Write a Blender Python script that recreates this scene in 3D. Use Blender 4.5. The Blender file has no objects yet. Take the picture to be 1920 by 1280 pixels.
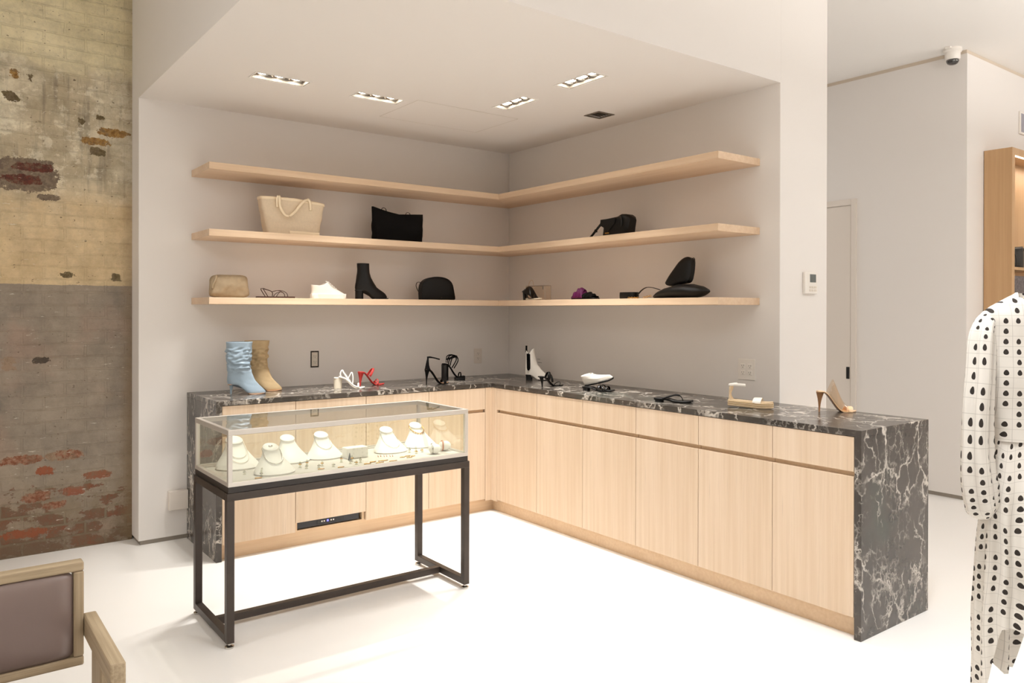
import bpy, bmesh, math, random
from math import sin, cos, pi, radians, sqrt, atan2, exp
from mathutils import Vector, Matrix, noise
random.seed(7)
sc = bpy.context.scene
COL = sc.collection

# ------------------------------------------------------------------ helpers
def tag(o, label=None, cat=None, group=None, kind=None):
    if label: o['label'] = label
    if cat: o['category'] = cat
    if group: o['group'] = group
    if kind: o['kind'] = kind
    return o

def thing(name, label, cat, loc=(0, 0, 0), rotz=0.0, group=None, rot=None):
    o = bpy.data.objects.new(name, None)
    COL.objects.link(o)
    o.empty_display_size = .05
    o.location = loc
    o.rotation_euler = rot if rot else (0, 0, rotz)
    return tag(o, label, cat, group)

def obj(name, bm, mat, parent=None, smooth=False, bevel=0, seg=2, sub=0, loc=None, label=None, off=None, angle=40):
    """bm in parent's local frame; off = vector subtracted (world-built meshes)"""
    if off is not None:
        bmesh.ops.translate(bm, verts=bm.verts, vec=-Vector(off))
    bmesh.ops.recalc_face_normals(bm, faces=bm.faces)
    me = bpy.data.meshes.new(name)
    bm.to_mesh(me); bm.free()
    me.materials.append(mat)
    o = bpy.data.objects.new(name, me)
    COL.objects.link(o)
    if parent: o.parent = parent
    if loc: o.location = loc
    if smooth:
        me.polygons.foreach_set('use_smooth', [True] * len(me.polygons))
        if smooth == 'auto':
            me.set_sharp_from_angle(angle=radians(angle))
    if bevel:
        m = o.modifiers.new('b', 'BEVEL'); m.width = bevel; m.segments = seg; m.limit_method = 'ANGLE'
    if sub:
        m = o.modifiers.new('s', 'SUBSURF'); m.levels = sub; m.render_levels = sub
    if label: o['label'] = label
    return o

def single(name, bm, mat, label, cat, group=None, loc=(0, 0, 0), **k):
    o = obj(name, bm, mat, None, off=loc, **k)
    o.location = loc
    return tag(o, label, cat, group)

def struct(name, bm, mat, **k):
    o = obj(name, bm, mat, **k)
    o['kind'] = 'structure'
    return o

def BM(): return bmesh.new()

def box(bm, x0, x1, y0, y1, z0, z1):
    v = [bm.verts.new((x, y, z)) for z in (z0, z1) for y in (y0, y1) for x in (x0, x1)]
    for f in ((0, 2, 3, 1), (4, 5, 7, 6), (0, 1, 5, 4), (2, 6, 7, 3), (0, 4, 6, 2), (1, 3, 7, 5)):
        bm.faces.new([v[i] for i in f])
    return bm

def B(*a):
    return box(BM(), *a)

def prism(bm, pts, axis, a, b):
    """polygon pts (2D) extruded along axis ('x','y','z') from a to b"""
    def P(p, t):
        return {'x': (t, p[0], p[1]), 'y': (p[0], t, p[1]), 'z': (p[0], p[1], t)}[axis]
    A = [bm.verts.new(P(p, a)) for p in pts]
    C = [bm.verts.new(P(p, b)) for p in pts]
    n = len(pts)
    bm.faces.new(A); bm.faces.new(C[::-1])
    for i in range(n):
        bm.faces.new((A[i], A[(i + 1) % n], C[(i + 1) % n], C[i]))
    return bm

def loft(bm, rings, closed=True, cap0=True, cap1=True):
    R = [[bm.verts.new(p) for p in r] for r in rings]
    n = len(R[0])
    for a, b in zip(R, R[1:]):
        for i in range(n if closed else n - 1):
            j = (i + 1) % n
            try: bm.faces.new((a[i], a[j], b[j], b[i]))
            except ValueError: pass
    if closed and cap0: bm.faces.new(R[0][::-1])
    if closed and cap1: bm.faces.new(R[-1])
    return R

def lathe(bm, prof, cx=0, cy=0, n=24, z0=0, sx=1, sy=1):
    rings = [[(cx + r * sx * cos(2 * pi * i / n), cy + r * sy * sin(2 * pi * i / n), z0 + z) for i in range(n)] for r, z in prof]
    loft(bm, rings)
    return bm

def spline(pts, n=8, closed=False):
    P = [Vector(p) for p in pts]
    out = []
    m = len(P)
    rng = range(m if closed else m - 1)
    for i in rng:
        if closed:
            a, b, c, d = P[(i - 1) % m], P[i], P[(i + 1) % m], P[(i + 2) % m]
        else:
            a, b, c, d = P[max(i - 1, 0)], P[i], P[i + 1], P[min(i + 2, m - 1)]
        for k in range(n):
            t = k / n
            out.append(.5 * ((2 * b) + (c - a) * t + (2 * a - 5 * b + 4 * c - d) * t * t + (-a + 3 * b - 3 * c + d) * t ** 3))
    if not closed: out.append(P[-1])
    return out

def sweep(bm, pts, ra, rb=None, ref=(0, 0, 1), n=8, closed=False, taper=None):
    """elliptic tube, semi-axis ra along ref direction, rb across"""
    rb = ra if rb is None else rb
    P = [Vector(p) for p in pts]
    m = len(P); rings = []
    for i, p in enumerate(P):
        if closed: T = P[(i + 1) % m] - P[(i - 1) % m]
        else: T = P[min(i + 1, m - 1)] - P[max(i - 1, 0)]
        T.normalize()
        A = Vector(ref) - T * T.dot(Vector(ref))
        if A.length < 1e-3: A = Vector((1, 0, 0)) - T * T.x
        A.normalize(); Bv = T.cross(A)
        k = taper(i / (m - 1)) if taper else 1
        rings.append([p + A * ra * k * cos(2 * pi * j / n) + Bv * rb * k * sin(2 * pi * j / n) for j in range(n)])
    if closed:
        rings.append(rings[0])
        loft(bm, rings, cap0=False, cap1=False)
        bmesh.ops.remove_doubles(bm, verts=bm.verts, dist=1e-7)
    else: loft(bm, rings)
    return bm

def puffy(bm, outline, th, rim, power=2.2, rings=7, cy=0.0, wr=0.0):
    """inflated flat bag: outline in x,z; thickness along y"""
    n = len(outline)
    c = Vector((sum(p[0] for p in outline) / n, 0, sum(p[1] for p in outline) / n))
    R = []
    ks = [i / rings for i in range(1, rings + 1)]
    def ring(k, s):
        y = s * (rim + th * max(0, 1 - k ** power) ** .6)
        out = []
        for p in outline:
            v = c + (Vector((p[0], 0, p[1])) - c) * k
            w = wr * noise.noise(Vector((v.x * 9, s * 3, v.z * 14))) if wr else 0
            out.append((v.x, cy + y + w * (1 - k ** 6), v.z))
        return out
    for k in ks: R.append(ring(k, -1))
    for k in ks[::-1]: R.append(ring(k, 1))
    loft(bm, R)
    return bm

def smooth(a, b, x):
    t = min(1, max(0, (x - a) / (b - a)))
    return t * t * (3 - 2 * t)

# ------------------------------------------------------------------ node materials
def srgb(*c):
    f = lambda v: v / 12.92 if v <= .04045 else ((v + .055) / 1.055) ** 2.4
    return tuple(f(v / 255) for v in c[:3]) + (1,)

class NT:
    def __init__(s, name):
        s.m = bpy.data.materials.new(name); s.m.use_nodes = True
        s.t = s.m.node_tree; s.t.nodes.clear()
        s.out = s.t.nodes.new('ShaderNodeOutputMaterial')
    def n(s, typ, ins=None, **props):
        nd = s.t.nodes.new(typ)
        for k, v in props.items(): setattr(nd, k, v)
        for k, v in (ins or {}).items(): s.set(nd.inputs[k], v)
        return nd
    def set(s, sock, v):
        if isinstance(v, bpy.types.NodeSocket): s.t.links.new(v, sock)
        else: sock.default_value = v
    def coord(s, kind='Object'): return s.n('ShaderNodeTexCoord').outputs[kind]
    def mapping(s, vec, scale=(1, 1, 1), loc=(0, 0, 0), rot=(0, 0, 0)):
        return s.n('ShaderNodeMapping', {'Vector': vec, 'Scale': scale, 'Location': loc, 'Rotation': rot}).outputs[0]
    def noise(s, vec, scale, detail=3, rough=.55, dist=0, out=0):
        return s.n('ShaderNodeTexNoise', {'Vector': vec, 'Scale': scale, 'Detail': detail, 'Roughness': rough, 'Distortion': dist}).outputs[out]
    def math(s, op, a, b=0.0, clamp=False):
        nd = s.n('ShaderNodeMath', operation=op, use_clamp=clamp)
        s.set(nd.inputs[0], a); s.set(nd.inputs[1], b)
        return nd.outputs[0]
    def ramp(s, fac, a, b, lo=0.0, hi=1.0, typ='SMOOTHSTEP'):
        nd = s.n('ShaderNodeMapRange', interpolation_type=typ)
        for i, v in enumerate((fac, a, b, lo, hi)): s.set(nd.inputs[i], v)
        return nd.outputs[0]
    def mix(s, fac, a, b, blend='MIX'):
        nd = s.n('ShaderNodeMix', data_type='RGBA', blend_type=blend)
        s.set(nd.inputs[0], fac); s.set(nd.inputs[6], a); s.set(nd.inputs[7], b)
        return nd.outputs[2]
    def sep(s, vec): return s.n('ShaderNodeSeparateXYZ', {0: vec}).outputs
    def comb(s, x, y, z): return s.n('ShaderNodeCombineXYZ', {0: x, 1: y, 2: z}).outputs[0]
    def bump(s, h, strength=.2, dist=.01, normal=None):
        nd = s.n('ShaderNodeBump', {'Height': h, 'Strength': strength, 'Distance': dist})
        if normal: s.set(nd.inputs['Normal'], normal)
        return nd.outputs[0]
    def vadd(s, a, b):
        nd = s.n('ShaderNodeVectorMath', operation='ADD'); s.set(nd.inputs[0], a); s.set(nd.inputs[1], b); return nd.outputs[0]
    def vscale(s, a, k):
        nd = s.n('ShaderNodeVectorMath', operation='SCALE'); s.set(nd.inputs[0], a); nd.inputs[3].default_value = k; return nd.outputs[0]
    def bsdf(s, color, rough=.5, metal=0, spec=.5, normal=None, **kw):
        nd = s.n('ShaderNodeBsdfPrincipled', {'Base Color': color, 'Roughness': rough, 'Metallic': metal, 'Specular IOR Level': spec})
        if normal: s.set(nd.inputs['Normal'], normal)
        for k, v in kw.items(): s.set(nd.inputs[k.replace('_', ' ')], v)
        s.t.links.new(nd.outputs[0], s.out.inputs[0])
        return nd

def plain(name, col, rough=.5, metal=0, spec=.5, bs=0, bd=.002, nscale=60, var=.0, **kw):
    t = NT(name); c = srgb(*col)
    v = t.coord()
    nz = t.noise(v, nscale, 3)
    color = c
    if var:
        dark = tuple(x * (1 - var) for x in c[:3]) + (1,)
        color = t.mix(t.ramp(t.noise(v, nscale * .2, 3), .35, .65), dark, c)
    nrm = t.bump(nz, bs, bd) if bs else None
    t.bsdf(color, rough, metal, spec, nrm, **kw)
    return t.m

def wood(name, c1, c2, grain='z', rough=.45, fine=1.0, bs=.05):
    t = NT(name); v = t.coord()
    sc_ = {'z': (60, 60, 1.2), 'x': (1.2, 60, 60), 'y': (60, 1.2, 60)}[grain]
    g = t.noise(t.mapping(v, tuple(q * fine for q in sc_)), 1.0, 4, .6, .15)
    sb = {'z': (9, 9, .5), 'x': (.5, 9, 9), 'y': (9, .5, 9)}[grain]
    big = t.noise(t.mapping(v, sb), 1.0, 2, .5)
    pore = t.noise(t.mapping(v, tuple(q * fine * 4 for q in sc_)), 1.0, 2, .5)
    f = t.math('ADD', t.math('MULTIPLY', t.ramp(g, .3, .72), .6), t.math('MULTIPLY', t.ramp(big, .3, .7), .4))
    c = t.mix(f, srgb(*c1), srgb(*c2))
    c = t.mix(t.ramp(pore, .58, .75, 0, .25), c, tuple(x * .55 for x in srgb(*c1)[:3]) + (1,))
    t.bsdf(c, rough, 0, .35, t.bump(g, bs, .002))
    return t.m

M = {}
M['paint'] = plain('white_wall_paint', (236, 231, 226), .75, spec=.25, bs=.04, bd=.002, nscale=90)
M['ceil'] = plain('white_ceiling_paint', (246, 243, 239), .85, spec=.15, bs=.02, nscale=80)
M['grey_strip'] = plain('grey_reveal_strip', (150, 141, 130), .6)
M['dark_gap'] = plain('dark_reveal', (214, 200, 182), .8)
M['hatch_gap_shade'] = plain('hatch_gap_shade', (206, 197, 186), .8)
M['door'] = plain('white_door_paint', (230, 221, 211), .5, spec=.3)
M['oak'] = wood('pale_oak_vertical', (206, 181, 153), (221, 200, 177), 'z')
M['oak_x'] = wood('pale_oak_along_x', (214, 184, 152), (228, 202, 174), 'x')
M['oak_y'] = wood('pale_oak_along_y', (214, 184, 152), (228, 202, 174), 'y')
M['oak_plinth'] = wood('oak_plinth', (214, 184, 150), (228, 202, 170), 'x')
M['oak_warm'] = wood('warm_oak_cabinet', (178, 142, 102), (194, 158, 118), 'z', fine=.7)
M['oak_chair'] = wood('weathered_oak_x', (142, 124, 98), (184, 165, 136), 'x', .65, 2.4, .6)
M['oak_chair_z'] = wood('weathered_oak_z', (142, 124, 98), (184, 165, 136), 'z', .65, 2.4, .6)
M['oak_chair_y'] = wood('weathered_oak_y', (142, 124, 98), (184, 165, 136), 'y', .65, 2.4, .6)
M['frame_metal'] = plain('dark_bronze_metal', (66, 57, 51), .42, .35, .5, bs=.05, var=.12)
M['plinth_black'] = plain('black_plinth_laminate', (38, 32, 29), .45)
M['alu'] = plain('satin_aluminium', (214, 208, 200), .38, .55, .5)
M['chrome'] = plain('chrome', (200, 196, 190), .18, 1.0)
M['deck'] = plain('grey_display_felt', (198, 192, 184), .8, bs=.1, nscale=200)
M['bust'] = plain('white_leatherette', (238, 235, 230), .42, spec=.4, bs=.03, nscale=200)
M['gold'] = plain('gold_metal', (208, 162, 92), .28, 1.0)
M['silver'] = plain('silver_metal', (196, 192, 186), .25, 1.0)
M['rose'] = plain('rose_gold_metal', (206, 140, 108), .3, 1.0)
M['pearl'] = plain('pearl_bead', (238, 230, 214), .25)
M['stone_dark'] = plain('dark_gemstone', (58, 66, 62), .2)
M['plastic_white'] = plain('white_plastic', (240, 234, 226), .35)
M['plastic_box'] = plain('painted_box', (226, 217, 207), .6)
M['plastic_black'] = plain('black_plastic', (18, 16, 18), .3)
M['recept'] = plain('beige_receptacle', (222, 212, 198), .4)
M['lcd'] = plain('grey_lcd', (96, 100, 98), .2)
M['screw'] = plain('dark_steel_bracket', (52, 44, 38), .4, .6)
M['vent'] = plain('vent_grey', (120, 108, 96), .5, .3)
M['vent_dark'] = plain('vent_dark', (58, 50, 44), .7)
M['black_leather'] = plain('black_leather', (12, 10, 9), .45, spec=.3, bs=.25, bd=.001, nscale=240)
M['black_pebble'] = plain('black_pebbled_leather', (14, 12, 11), .5, spec=.28, bs=.5, bd=.0015, nscale=320)
M['black_suede'] = plain('black_suede', (14, 12, 12), .9, spec=.15, bs=.3, nscale=260)
M['black_patent'] = plain('black_glossy_leather', (11, 10, 10), .25, spec=.5)
M['black_canvas'] = plain('black_canvas', (11, 10, 11), .95, spec=.1, bs=.3, nscale=400)
M['brown_strap'] = plain('dark_brown_leather', (62, 34, 24), .4, bs=.1, nscale=200)
M['sole_black'] = plain('black_rubber_sole', (15, 14, 14), .7)
M['blue_leather'] = plain('light_blue_leather', (158, 177, 192), .45, spec=.4, bs=.15, nscale=160, var=.06)
M['tan_leather'] = plain('tan_leather', (198, 172, 132), .5, spec=.35, bs=.15, nscale=160, var=.06)
M['cream_leather'] = plain('cream_leather', (236, 226, 206), .45, bs=.1, nscale=160)
M['white_leather'] = plain('white_leather', (242, 236, 226), .42, bs=.12, nscale=160)
M['red_leather'] = plain('coral_red_leather', (206, 62, 58), .42, bs=.1, nscale=160)
M['insole_tan'] = plain('tan_insole', (188, 142, 104), .6)
M['nude'] = plain('nude_patent_leather', (246, 212, 172), .3)
M['nude_heel'] = plain('brown_stiletto_heel', (150, 108, 72), .35)
M['purple'] = plain('purple_satin', (92, 20, 74), .45, spec=.3, bs=.3, bd=.003, nscale=50)
M['canvas_cream'] = plain('cream_canvas', (226, 208, 182), .8, spec=.2, bs=.35, bd=.0012, nscale=420, var=.05)
M['trim_cream'] = plain('cream_leather_trim', (244, 226, 196), .5)
M['taupe_cloth'] = plain('taupe_suede', (168, 150, 124), .85, spec=.15, bs=.35, nscale=200, var=.08)
M['espa_linen'] = plain('beige_linen', (214, 190, 156), .9, bs=.3, nscale=300)
M['satin_taupe'] = plain('taupe_satin_leather', (124, 107, 100), .42, spec=.45, bs=.06, nscale=220)
M['grey_tweed'] = plain('grey_tweed', (104, 94, 92), .9, bs=.5, nscale=300, var=.5)
M['mirror_dark'] = plain('receiver_face', (26, 24, 30), .18)

M['housing'] = plain('downlight_housing', (176, 168, 158), .55)
def emis(name, col, s):
    t = NT(name); e = t.n('ShaderNodeEmission', {'Color': srgb(*col), 'Strength': s})
    t.t.links.new(e.outputs[0], t.out.inputs[0]); return t.m
M['lamp'] = emis('lamp_glow', (255, 244, 226), 30)
M['led'] = emis('led_strip', (255, 232, 205), 6)
M['blue_led'] = emis('blue_power_light', (120, 120, 255), 5)

def glass(name, tint, rough=.0, ior=1.45, gl=1.0):
    t = NT(name)
    tr = t.n('ShaderNodeBsdfTransparent', {'Color': srgb(*tint)})
    gs = t.n('ShaderNodeBsdfGlossy', {'Color': (gl, gl, gl, 1), 'Roughness': rough})
    fr = t.n('ShaderNodeFresnel', {'IOR': ior})
    f2 = t.math('DIVIDE', t.math('MULTIPLY', fr.outputs[0], 2.0), t.math('ADD', fr.outputs[0], 1.0))
    ff = t.math('MULTIPLY', f2, t.math('SUBTRACT', 1.0, t.n('ShaderNodeNewGeometry').outputs['Backfacing']))
    mx = t.n('ShaderNodeMixShader', {0: ff, 1: tr.outputs[0], 2: gs.outputs[0]})
    t.t.links.new(mx.outputs[0], t.out.inputs[0]); return t.m
M['glass'] = glass('case_glass', (252, 253, 249), .0, 1.55)
M['acrylic'] = glass('clear_acrylic', (236, 236, 228), .05)
M['pvc'] = glass('clear_pvc', (250, 244, 236), .08, 1.5)
M['dome'] = glass('smoked_dome', (90, 70, 64), .03, 1.6)

def floor_mat():
    t = NT('white_resin_floor'); v = t.coord()
    nz = t.noise(v, .8, 4, .5)
    c = t.mix(t.ramp(nz, .3, .7), srgb(243, 240, 235), srgb(245, 242, 238))
    r = t.ramp(t.noise(v, 1.2, 2), .2, .8, .33, .38)
    t.bsdf(c, r, 0, .35, t.bump(t.noise(v, 1.1, 1), .01, .004)); return t.m
M['floor'] = floor_mat()

def marble():
    t = NT('black_veined_marble'); v = t.coord()
    def vor(scale, amt, wsc, loc, w0, mask, ms=(1, 1, .55)):
        w_ = t.noise(t.mapping(v, loc=loc), wsc, 5, .62, 0, 1)
        vv = t.vadd(v, t.vscale(w_, amt))
        d = t.n('ShaderNodeTexVoronoi', {'Vector': t.mapping(vv, ms, loc), 'Scale': scale}, feature='DISTANCE_TO_EDGE').outputs[0]
        return t.math('MULTIPLY', t.ramp(d, w0, 0.0), mask)
    m1 = t.ramp(t.noise(t.mapping(v, loc=(5, 2, 1)), 2.3, 4, .6), .40, .56)
    m2 = t.ramp(t.noise(t.mapping(v, loc=(1, 7, 3)), 3.4, 4, .65), .46, .58)
    m3 = t.ramp(t.noise(t.mapping(v, loc=(9, 4, 6)), 3.8, 4, .65), .52, .64)
    wid = t.ramp(t.noise(v, 4.5, 4, .7), .38, .74, .008, .055)
    A = vor(2.3, .50, 2.6, (3.1, 1.7, .4), wid, m1)
    A2 = t.math('MULTIPLY', vor(3.7, .34, 4.5, (.6, 5.2, 2.1), .030, t.ramp(t.noise(t.mapping(v, loc=(3, 3, 9)), 2.0, 3), .40, .55)), .75)
    B2 = t.math('MULTIPLY', vor(9.0, .16, 9, (7.6, .2, 4.1), .055, m2), .75)
    C2 = t.math('MULTIPLY', vor(25.0, .07, 24, (2, 8, 1), .09, m3), .42)
    cl = t.math('MULTIPLY', t.ramp(t.noise(t.vadd(v, t.vscale(t.noise(v, 5, 4, .6, 0, 1), .2)), 9, 7, .8), .60, .70), t.math('MULTIPLY', m1, .38))
    f = t.math('MAXIMUM', t.math('MAXIMUM', A, A2), t.math('MAXIMUM', t.math('MAXIMUM', B2, C2), cl))
    base = t.mix(t.ramp(t.noise(v, 3, 5, .65), .3, .7), srgb(54, 49, 45), srgb(78, 71, 65))
    base = t.mix(t.math('MULTIPLY', t.ramp(t.noise(v, 1.7, 3), .55, .7), .5), base, srgb(66, 76, 68))
    col = t.mix(f, base, srgb(208, 199, 188))
    t.bsdf(col, .22, 0, .5); return t.m
M['marble'] = marble()

def brick_wall():
    t = NT('old_painted_brick'); v = t.coord(); s = t.sep(v)
    x, z = s[0], s[2]
    warp = t.noise(v, 7, 3, .5, 0, 1)
    wv = t.n('ShaderNodeVectorMath', operation='SUBTRACT'); t.set(wv.inputs[0], warp); wv.inputs[1].default_value = (.5, .5, .5)
    pv = t.vadd(t.comb(x, z, 0.0), t.vscale(wv.outputs[0], .022))
    br = t.n('ShaderNodeTexBrick', {'Vector': pv, 'Color1': srgb(126, 80, 60), 'Color2': srgb(112, 88, 72), 'Mortar': srgb(128, 114, 94),
             'Scale': 1.0, 'Mortar Size': .008, 'Mortar Smooth': .35, 'Bias': -.1, 'Brick Width': .215, 'Row Height': .0755}, offset=.5)
    mort = br.outputs['Fac']; bcol = br.outputs['Color']
    n1 = t.noise(v, 3.2, 6, .65); n2 = t.noise(v, 14, 6, .7); n3 = t.noise(v, 45, 5, .7); n4 = t.noise(v, 1.3, 3, .5)
    st = t.noise(t.mapping(v, (26, 26, 2.2)), 1.0, 4, .6)
    # paint zones by height, edges wobbling
    zz = t.math('ADD', z, t.math('MULTIPLY', t.math('SUBTRACT', n2, .5), .015))
    zw = t.math('ADD', z, t.math('MULTIPLY', t.math('SUBTRACT', n1, .5), .5))
    grey = t.mix(t.ramp(n1, .3, .7), srgb(140, 129, 117), srgb(158, 145, 130))
    grey = t.mix(t.ramp(t.noise(v, 2.1, 4, .6), .52, .72, 0, .45), grey, srgb(168, 138, 122))
    tan = t.mix(t.ramp(n1, .3, .7), srgb(202, 178, 140), srgb(216, 194, 158))
    worn = t.mix(t.ramp(n1, .40, .60), srgb(218, 207, 182), srgb(186, 172, 146))
    worn = t.mix(t.math('MULTIPLY', t.ramp(st, .50, .66), t.ramp(n1, .42, .6, .2, .7)), worn, srgb(146, 136, 120))
    worn = t.mix(t.ramp(n2, .52, .62, 0, .6), worn, srgb(236, 228, 206))
    cream = t.mix(t.ramp(n1, .3, .7), srgb(222, 209, 172), srgb(230, 218, 184))
    c = t.mix(t.ramp(zw, 1.95, 2.22), tan, worn)
    c = t.mix(t.ramp(zw, 2.78, 2.9), c, cream)
    c = t.mix(t.ramp(zz, 1.552, 1.556), grey, c)
    # mortar lines showing under paint; course shadows painted in as darker lines
    hz = t.ramp(t.math('ABSOLUTE', t.math('SUBTRACT', t.math('FRACT', t.math('DIVIDE', t.sep(pv)[1], .0755)), .5)), .44, .5)
    jl = t.math('MAXIMUM', t.math('MULTIPLY', mort, t.ramp(n1, .4, .62, .0, .10)), t.math('MULTIPLY', hz, t.ramp(n2, .42, .62, 0, .42)))
    c = t.mix(jl, c, srgb(120, 104, 84))
    mot = t.ramp(t.noise(v, 5.5, 7, .75), .32, .68, .80, 1.10)
    c = t.mix(1.0, c, t.comb(mot, mot, t.math('MULTIPLY', mot, .985)), 'MULTIPLY')
    c = t.mix(t.math('MULTIPLY', t.ramp(t.noise(t.mapping(v, (1, 1, 1.5), (8, 1, 2)), 11, 7, .8), .56, .66), t.ramp(z, 1.5, 2.2, .12, .42)), c, srgb(150, 132, 104))
    # lower zone: bricks showing through worn grey
    low = t.math('MULTIPLY', t.ramp(z, .66, .2), .40)
    th = t.math('ADD', t.noise(t.mapping(v, (1, 1, 1.8), (2, 0, 5)), 5.2, 6, .7), low)
    th = t.math('ADD', th, t.math('MULTIPLY', t.math('SUBTRACT', n3, .5), .22))
    lowm = t.ramp(th, .86, .90)
    lowm = t.math('MULTIPLY', lowm, t.ramp(z, .62, .54))
    worn_low = t.math('MULTIPLY', t.ramp(z, .62, .1), t.ramp(n2, .38, .62, .25, .85))
    c = t.mix(worn_low, c, srgb(132, 116, 94))
    ex = t.mix(t.ramp(n2, .4, .75, 0, .8), bcol, srgb(120, 100, 80))
    ex = t.mix(t.ramp(n3, .46, .6, 0, .65), ex, srgb(112, 96, 78))
    mort_ex = t.mix(mort, ex, srgb(126, 112, 92))
    c = t.mix(lowm, c, mort_ex)
    # dark band near floor
    c = t.mix(t.math('MULTIPLY', t.ramp(z, .22, .04), t.ramp(n2, .3, .6, .2, .7)), c, srgb(112, 94, 76))
    # chipped patches (centre x, z, half sizes, colour)
    wn = t.sep(t.noise(v, 16, 6, .75, 0, 1)); wm = t.sep(t.noise(v, 60, 4, .7, 0, 1))
    wx = t.math('ADD', x, t.math('ADD', t.math('MULTIPLY', t.math('SUBTRACT', wn[0], .5), .11), t.math('MULTIPLY', t.math('SUBTRACT', wm[0], .5), .04)))
    wz = t.math('ADD', z, t.math('ADD', t.math('MULTIPLY', t.math('SUBTRACT', wn[1], .5), .045), t.math('MULTIPLY', t.math('SUBTRACT', wm[1], .5), .025)))
    n4b = t.noise(v, 24, 6, .8)
    def patch(c, px, pz, hx, hz, col, edge=.55):
        dx = t.math('DIVIDE', t.math('SUBTRACT', wx, px), hx); dz = t.math('DIVIDE', t.math('SUBTRACT', wz, pz), hz)
        dx4 = t.math('POWER', t.math('ABSOLUTE', dx), 3.0); dz4 = t.math('POWER', t.math('ABSOLUTE', dz), 3.0)
        d = t.math('ADD', t.math('ADD', dx4, dz4), t.math('MULTIPLY', t.math('SUBTRACT', n2, .5), 2.2))
        d = t.math('ADD', d, t.math('MULTIPLY', t.math('SUBTRACT', n3, .5), 1.6))
        return t.mix(t.ramp(d, 1.05, .95), c, t.mix(t.ramp(n4b, .48, .60, 0, .55), col, srgb(124, 108, 88)))
    P_grey = t.mix(t.ramp(n3, .4, .6), srgb(112, 98, 84), srgb(136, 120, 102))
    red = t.mix(t.ramp(n3, .42, .56), srgb(104, 58, 48), srgb(84, 54, 46))
    ochre = t.mix(t.ramp(n3, .35, .65), srgb(126, 92, 52), srgb(168, 132, 78))
    olive = t.mix(t.ramp(n3, .4, .6), srgb(118, 104, 76), srgb(96, 82, 58))
    c = patch(c, -3.31, 2.18, .165, .095, P_grey)
    c = patch(c, -3.27, 2.225, .10, .026, red); c = patch(c, -3.33, 2.15, .095, .026, red)
    c = patch(c, -3.20, 2.06, .06, .018, P_grey)
    c = patch(c, -2.865, 2.48, .085, .024, ochre); c = patch(c, -2.96, 2.415, .075, .022, ochre); c = patch(c, -2.95, 2.355, .04, .024, olive)
    c = patch(c, -3.385, 2.615, .045, .028, olive); c = patch(c, -3.37, 2.745, .022, .025, ochre); c = patch(c, -3.30, 2.735, .012, .02, olive)
    c = patch(c, -3.04, 2.52, .015, .02, olive); c = patch(c, -2.93, 2.56, .022, .014, olive)
    c = patch(c, -3.10, 1.615, .028, .018, olive); c = patch(c, -2.85, 1.605, .026, .02, olive)
    c = patch(c, -3.24, 1.115, .04, .02, srgb(78, 68, 60)); c = patch(c, -3.395, 1.10, .035, .04, srgb(150, 128, 108))
    orange = t.mix(t.ramp(n3, .42, .56), srgb(126, 80, 60), srgb(150, 112, 90))
    c = patch(c, -3.34, .55, .12, .026, orange); c = patch(c, -3.215, .475, .042, .028, srgb(142, 84, 60))
    c = patch(c, -3.12, .555, .10, .028, t.mix(t.ramp(n2, .45, .55), orange, srgb(150, 128, 106)))
    c = patch(c, -3.26, .33, .075, .028, orange); c = patch(c, -3.17, .27, .06, .022, orange); c = patch(c, -2.95, .42, .075, .02, srgb(138, 92, 70))
    c = patch(c, -3.07, .34, .055, .025, srgb(140, 88, 68)); c = patch(c, -3.33, .13, .12, .024, srgb(140, 84, 60))
    # white flecks, scratches and dark pits
    sc1 = t.ramp(t.noise(t.mapping(v, (12, 12, 80), (0, 0, 2)), 1.0, 5, .7), .655, .68)
    c = t.mix(t.math('MULTIPLY', sc1, .7), c, srgb(226, 218, 200))
    pits = t.ramp(t.noise(t.mapping(v, (1, 1, 1.4), (4, 1, 0)), 34, 4, .65), .655, .685)
    c = t.mix(t.math('MULTIPLY', pits, .75), c, srgb(92, 76, 60))
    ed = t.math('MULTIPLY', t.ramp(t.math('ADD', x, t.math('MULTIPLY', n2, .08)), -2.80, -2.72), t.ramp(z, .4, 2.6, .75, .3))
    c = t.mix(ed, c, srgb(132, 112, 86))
    h = t.math('ADD', t.math('MULTIPLY', mort, -.5), t.math('ADD', t.math('MULTIPLY', n2, .5), t.math('MULTIPLY', n3, .3)))
    h = t.math('SUBTRACT', h, t.math('MULTIPLY', lowm, .3))
    t.bsdf(c, .82, 0, .2, t.bump(h, .55, .012)); return t.m
M['brick'] = brick_wall()

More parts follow.
